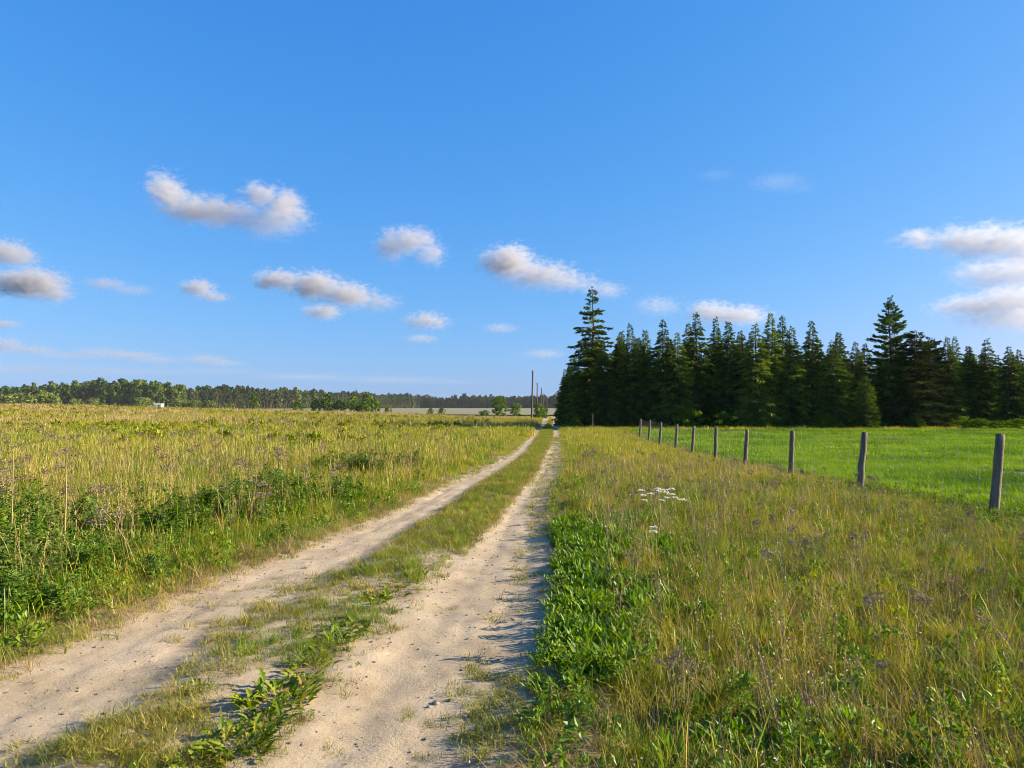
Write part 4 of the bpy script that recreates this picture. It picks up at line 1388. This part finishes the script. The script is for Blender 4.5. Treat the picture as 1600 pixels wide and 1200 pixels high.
# stone in the right rut
def stone(px, py, r, label, sd):
    Y = EYE * F / (py - 640); X = (px - 800) / F * Y
    bm = bmesh.new(); bmesh.ops.create_icosphere(bm, subdivisions=2, radius=r)
    g = np.random.default_rng(sd)
    for v in bm.verts:
        v.co *= g.uniform(.86, 1.1); v.co.z *= .65
    me = bpy.data.meshes.new('stone'); bm.to_mesh(me); bm.free(); me.materials.append(M['stone'])
    tag(link('stone', me, None, (X, Y, track_z(X, Y) + r * .2)), label, 'stone')


stone(683, 1087, .022, 'dark little stone lying in the right rut', 1)
stone(672, 1094, .014, 'smaller stone beside the dark stone in the right rut', 2)

# ------------------------------------------------------------------ flowering umbels and a dead stalk
def flower_plant(px, py, Y, n, spread, label, seed):
    g = np.random.default_rng(seed)
    p = at(px, py, Y); zb = zat(p.x, Y)
    r = link('white_flower', None, None, (p.x, Y, zb))
    tag(r, label, 'flower')
    H = p.z - zb
    for i in range(n):
        a = g.uniform(0, 6.283); rr = spread * math.sqrt(g.random())
        top = Vector((rr * math.cos(a) * 1.25, rr * math.sin(a), H * g.uniform(.78, 1.08)))
        ms, mh = MB(), MB()
        ms.tube([(top.x * .25, top.y * .25, -.02), top * .6, top], [.004, .003, .002], 4, (.4, .3), False)
        umbel(ms, mh, g, top, g.uniform(.030, .046), 16, .012)
        st = link('stem', ms.mesh('stem', M['stem']), r)
        link('flower_head', mh.mesh('flower_head', M['petal']), st)


flower_plant(1034, 768, 9.4, 15, .27, 'clump of white flat-topped flowers among the verge grass', 3)
flower_plant(1017, 828, 7.6, 3, .07, 'small white flower heads nearer the camera than the large clump', 5)


def dead_stalk(px, py_t, Y, r0, label, seed):
    g = np.random.default_rng(seed)
    p = at(px, py_t, Y); zb = zat(p.x, Y); H = p.z - zb
    ms, mh = MB(), MB()
    top = Vector((g.normal(0, .03), 0, H))
    ms.tube([(0, 0, -.03), Vector((.01, 0, H * .5)), top], [r0, r0 * .8, r0 * .35], 6, (.95, .3))
    for k in range(6):
        s = g.uniform(.55, .98); q = top * s
        tip = q + Vector((g.normal(0, .07), g.normal(0, .07), g.uniform(.04, .12)))
        mh.tube([q, tip], [.002, .0015], 3, (.6, .4), False)
        umbel(mh, mh, g, tip, .03, 6, .010)
    umbel(mh, mh, g, top, .04, 8, .01)
    r = link('dead_stalk', None, None, (p.x, Y, zb))
    tag(r, label, 'stalk')
    link('stem', ms.mesh('stem', M['g_straw']), r)
    link('seed_head', mh.mesh('seed_head', M['dry']), r)


dead_stalk(103, 705, 7.6, .011, 'thick pale dead stalk with brown seed head above the left weeds', 1)
dead_stalk(20, 700, 7.2, .007, 'thin dead stalk at the left edge of the picture', 2)
dead_stalk(440, 690, 12.5, .006, 'dead brown stalk behind the second patch of left weeds', 3)

# ------------------------------------------------------------------ birds
def bird(px, py, Y, span, label):
    p = at(px, py, Y); mb = MB()
    mb.tube([(-.45 * span, 0, 0), (-.2 * span, 0, .01 * span), (.1 * span, 0, .02 * span), (.32 * span, 0, .03 * span)], [.01 * span, .07 * span, .07 * span, .02 * span], 6, (.5, 0))
    for s in (-1, 1):
        V = [(.12 * span, 0, .04 * span), (.14 * span, s * .25 * span, .17 * span), (-.02 * span, s * .5 * span, .10 * span), (-.08 * span, s * .22 * span, .13 * span), (-.12 * span, 0, .03 * span)]
        mb.add(V + [(a, b, c - .015 * span) for a, b, c in V], [(0, 1, 2, 3, 4), (9, 8, 7, 6, 5), (0, 5, 6, 1), (1, 6, 7, 2), (2, 7, 8, 3), (3, 8, 9, 4)], (.5, 0))
    tag(link('bird', mb.mesh('bird', M['feather']), None, p, .6), label, 'bird')


bird(1472, 464, 120, .32, 'tiny dark bird in flight above the right-hand spruces')
bird(155, 108, 150, .3, 'tiny dark bird high in the left of the sky')

# ------------------------------------------------------------------ clouds: closed bodies of scattering air
def cloud_mat(name, blobs, scale, sigma, soft, seed, rag):
    m, nt, out = new_mat(name)
    L = nt.links
    tc = nt.nodes.new('ShaderNodeTexCoord')

    def vm(op, a, b):
        n = nt.nodes.new('ShaderNodeVectorMath'); n.operation = op
        for i, x_ in enumerate((a, b)):
            if x_ is None: continue
            if isinstance(x_, (tuple, list, Vector)): n.inputs[i].default_value = tuple(x_)
            else: L.new(x_, n.inputs[i])
        return n
    off = vm('ADD', tc.outputs['Object'], (seed * 931.0, seed * 517.0, 0)).outputs[0]
    n1 = nt.nodes.new('ShaderNodeTexNoise'); n1.inputs['Scale'].default_value = 1.1 / scale
    n1.inputs['Detail'].default_value = 5; n1.inputs['Roughness'].default_value = .6
    L.new(off, n1.inputs['Vector'])
    wv = vm('MULTIPLY', vm('SUBTRACT', n1.outputs['Color'], (.5, .5, .5)).outputs[0], (scale * 2.2, scale * 2.2, scale * 1.3)).outputs[0]
    q = vm('ADD', tc.outputs['Object'], wv).outputs[0]
    f = None
    for (c, rad) in blobs:
        d = vm('DIVIDE', vm('SUBTRACT', q, c).outputs[0], rad).outputs[0]
        ln = nt.nodes.new('ShaderNodeVectorMath'); ln.operation = 'LENGTH'; L.new(d, ln.inputs[0])
        v = math_n(nt, 'SUBTRACT', 1.0, ln.outputs['Value'])
        if f is None: f = v
        else:
            n = nt.nodes.new('ShaderNodeMath'); n.operation = 'SMOOTH_MAX'
            L.new(f, n.inputs[0]); L.new(v, n.inputs[1]); n.inputs[2].default_value = .5
            f = n.outputs[0]
    off = vm('MULTIPLY', off, (.6, .6, 1.15)).outputs[0]
    n2 = nt.nodes.new('ShaderNodeTexNoise'); n2.inputs['Scale'].default_value = 3.6 / scale
    n2.inputs['Detail'].default_value = 6; n2.inputs['Roughness'].default_value = .62
    L.new(off, n2.inputs['Vector'])
    f = math_n(nt, 'ADD', f, math_n(nt, 'MULTIPLY', math_n(nt, 'SUBTRACT', n2.outputs[0], .50), rag))
    mr = nt.nodes.new('ShaderNodeMapRange'); mr.interpolation_type = 'SMOOTHSTEP'
    mr.inputs['From Min'].default_value = 0.0; mr.inputs['From Max'].default_value = soft
    mr.inputs['To Min'].default_value = 0.0; mr.inputs['To Max'].default_value = sigma
    L.new(f, mr.inputs['Value'])
    vp = nt.nodes.new('ShaderNodeVolumePrincipled')
    vp.inputs['Color'].default_value = (.68, .69, .715, 1)
    vp.inputs['Anisotropy'].default_value = .25
    # crisp tops, bases that fray out
    zz = nt.nodes.new('ShaderNodeSeparateXYZ'); L.new(q, zz.inputs[0])
    m4_ = nt.nodes.new('ShaderNodeMapRange'); m4_.interpolation_type = 'SMOOTHSTEP'
    m4_.inputs['From Min'].default_value = -1.5 * scale; m4_.inputs['From Max'].default_value = .7 * scale
    m4_.inputs['To Min'].default_value = .12; m4_.inputs['To Max'].default_value = 1.5
    L.new(zz.outputs['Z'], m4_.inputs['Value'])
    L.new(math_n(nt, 'MULTIPLY', mr.outputs[0], m4_.outputs[0]), vp.inputs['Density'])
    L.new(vp.outputs[0], out.inputs['Volume'])
    m.cycles.volume_step_rate = .35
    return m


CLOUD_ALT = 1300.0


def cloud(label, blobs, tau=5.0, soft=.95, rag=2.4, seed=1):
    """blobs: pixel x, y and pixel half-width, half-height of each lobe"""
    py_low = max(b[1] for b in blobs)
    ang = math.atan2(640 - py_low, F)
    D = CLOUD_ALT / math.tan(max(ang, R(3.2)))
    D = min(D, 16000)
    cx = sum(b[0] for b in blobs) / len(blobs); cyy = sum(b[1] for b in blobs) / len(blobs)
    org = at(cx, cyy, D)
    g = np.random.default_rng(seed)
    bl = []
    for (px, py, rw, rh) in blobs:
        c = at(px, py, D) - org
        rx, rz = 1.12 * rw / F * D, 1.1 * rh / F * D
        c.y = g.uniform(-.3, .3) * rx
        bl.append((c, Vector((rx, max(rz * 1.5, rx * .7), rz))))
    sc_ = max(np.mean([b[1].z for b in bl]), 30)
    ico = bmesh.new(); bmesh.ops.create_icosphere(ico, subdivisions=2, radius=1)
    ball = [v.co.copy() for v in ico.verts]; ico.free()
    bm = bmesh.new()
    for c, r_ in bl:
        for q in ball:
            bm.verts.new(Vector((q.x * r_.x, q.y * r_.y, q.z * r_.z)) * 1.6 + c)
    ret = bmesh.ops.convex_hull(bm, input=list(bm.verts))
    bmesh.ops.delete(bm, geom=[v for v in bm.verts if not v.link_faces], context='VERTS')
    bmesh.ops.recalc_face_normals(bm, faces=list(bm.faces))
    me = bpy.data.meshes.new('cloud'); bm.to_mesh(me); bm.free()
    depth = 2 * np.mean([b[1].y for b in bl])
    me.materials.append(cloud_mat('cloud_air', bl, sc_, tau * .75 / depth, soft, seed, rag))
    o = link('cloud', me, None, org)
    tag(o, label, 'cloud', 'fair-weather clouds')


cloud('large grey-white cloud with a hooked right end, highest in the left sky', [(262, 300, 26, 30), (300, 325, 55, 26), (360, 342, 60, 24), (405, 352, 46, 24), (440, 350, 52, 28), (405, 303, 28, 18), (445, 320, 28, 26)], 5, seed=1)
cloud('arched puffy cloud at upper centre left of the pointed one', [(612, 388, 26, 26), (645, 378, 40, 22), (675, 398, 24, 20)], 3.5, seed=2)
cloud('bright pointed cloud left of the tallest spruce top', [(795, 415, 45, 28), (845, 437, 60, 24), (895, 442, 45, 16), (800, 400, 20, 18)], 6, seed=3)
cloud('long sloping cloud low in the middle of the left sky', [(430, 436, 38, 18), (490, 448, 44, 24), (540, 462, 44, 24), (595, 478, 36, 17)], 6, seed=4)
cloud('small cloud under the long sloping cloud', [(502, 488, 34, 14)], 4, seed=5)
cloud('small grey cloud at the lower end of the long sloping cloud', [(667, 503, 36, 16)], 3.5, seed=6)
cloud('tiny flat cloud under the small grey cloud', [(658, 530, 28, 8)], 1.6, seed=7)
cloud('thin little cloud right of the tiny flat one', [(782, 514, 30, 9)], 1.2, seed=8)
cloud('thick white cloud at the left edge of the picture', [(20, 442, 40, 22), (62, 446, 44, 26), (88, 462, 24, 14)], 7, seed=9)
cloud('grey cloud cut by the left edge, above the thick white one', [(-5, 392, 44, 22), (30, 404, 36, 16)], 4, seed=10)
cloud('thin grey slanting cloud between the left edge and the middle', [(170, 445, 34, 10), (205, 455, 36, 10)], 1.6, seed=11)
cloud('small pale cloud below the large hooked cloud', [(312, 452, 26, 16), (333, 464, 26, 10)], 4, seed=12)
cloud('pale cloud low behind the spruce tops', [(1110, 488, 36, 20), (1155, 493, 56, 17)], 4, seed=13)
cloud('broad pale cloud at the upper right edge', [(1437, 372, 40, 16), (1505, 380, 56, 28), (1570, 380, 70, 32), (1630, 390, 70, 34)], 3.2, seed=14)
cloud('faint pale cloud in the middle of the right edge', [(1560, 428, 70, 24), (1620, 425, 70, 30)], 2.4, seed=15)
cloud('lowest pale cloud at the right edge above the spruces', [(1530, 478, 70, 18), (1590, 470, 70, 28), (1560, 505, 80, 24), (1620, 500, 70, 30)], 3.2, seed=16)
cloud('faint wisp right of the tallest spruce top', [(1030, 478, 40, 17)], 1.0, seed=17)
cloud('faint wisp touching the tallest spruce top', [(945, 455, 36, 15)], 1.4, seed=18)
cloud('faint low wisp left of the spruces', [(850, 554, 36, 9)], 1, seed=19)
cloud('small cloud low at the left edge, above the wood', [(10, 540, 30, 14), (50, 548, 40, 8)], 2.2, seed=20)
cloud('flat cloud streak low in the left sky', [(150, 551, 40, 10), (115, 556, 60, 7)], 1.3, seed=21)
cloud('bright flat cloud streak over the wood', [(245, 564, 46, 9), (210, 556, 44, 8)], 1.5, seed=22)
cloud('short flat cloud streak over the pine trunks', [(318, 562, 40, 9), (350, 568, 40, 7)], 1.3, seed=23)
cloud('wide blue-grey cloud band just above the left wood', [(60, 578, 120, 9), (200, 582, 130, 8), (330, 580, 90, 7)], .7, seed=24)
cloud('faint blue-grey cloud band above the middle of the wood', [(480, 590, 90, 7), (620, 596, 100, 7), (710, 598, 70, 5)], .6, seed=25)
cloud('faint wisp high in the right sky', [(1215, 285, 50, 16), (1250, 297, 30, 10)], .22, seed=26, rag=2.4)
cloud('very faint high wisp left of the other', [(1120, 273, 34, 10)], .16, seed=27, rag=2.4)
cloud('small dark flat cloud at the left edge', [(2, 506, 28, 7)], 2.5, seed=28)

# ------------------------------------------------------------------ thin air
m, nt, out = new_mat('thin_haze')
vp = nt.nodes.new('ShaderNodeVolumePrincipled')
vp.inputs['Color'].default_value = (.80, .88, 1.0, 1)
vp.inputs['Density'].default_value = .00005
nt.links.new(vp.outputs[0], out.inputs['Volume'])
tag(link('haze', box_mesh('haze', -9000, 9000, -200, 6300, -4, 60, m)), 'thin bluish haze in the air over the fields', 'haze', None, 'stuff')
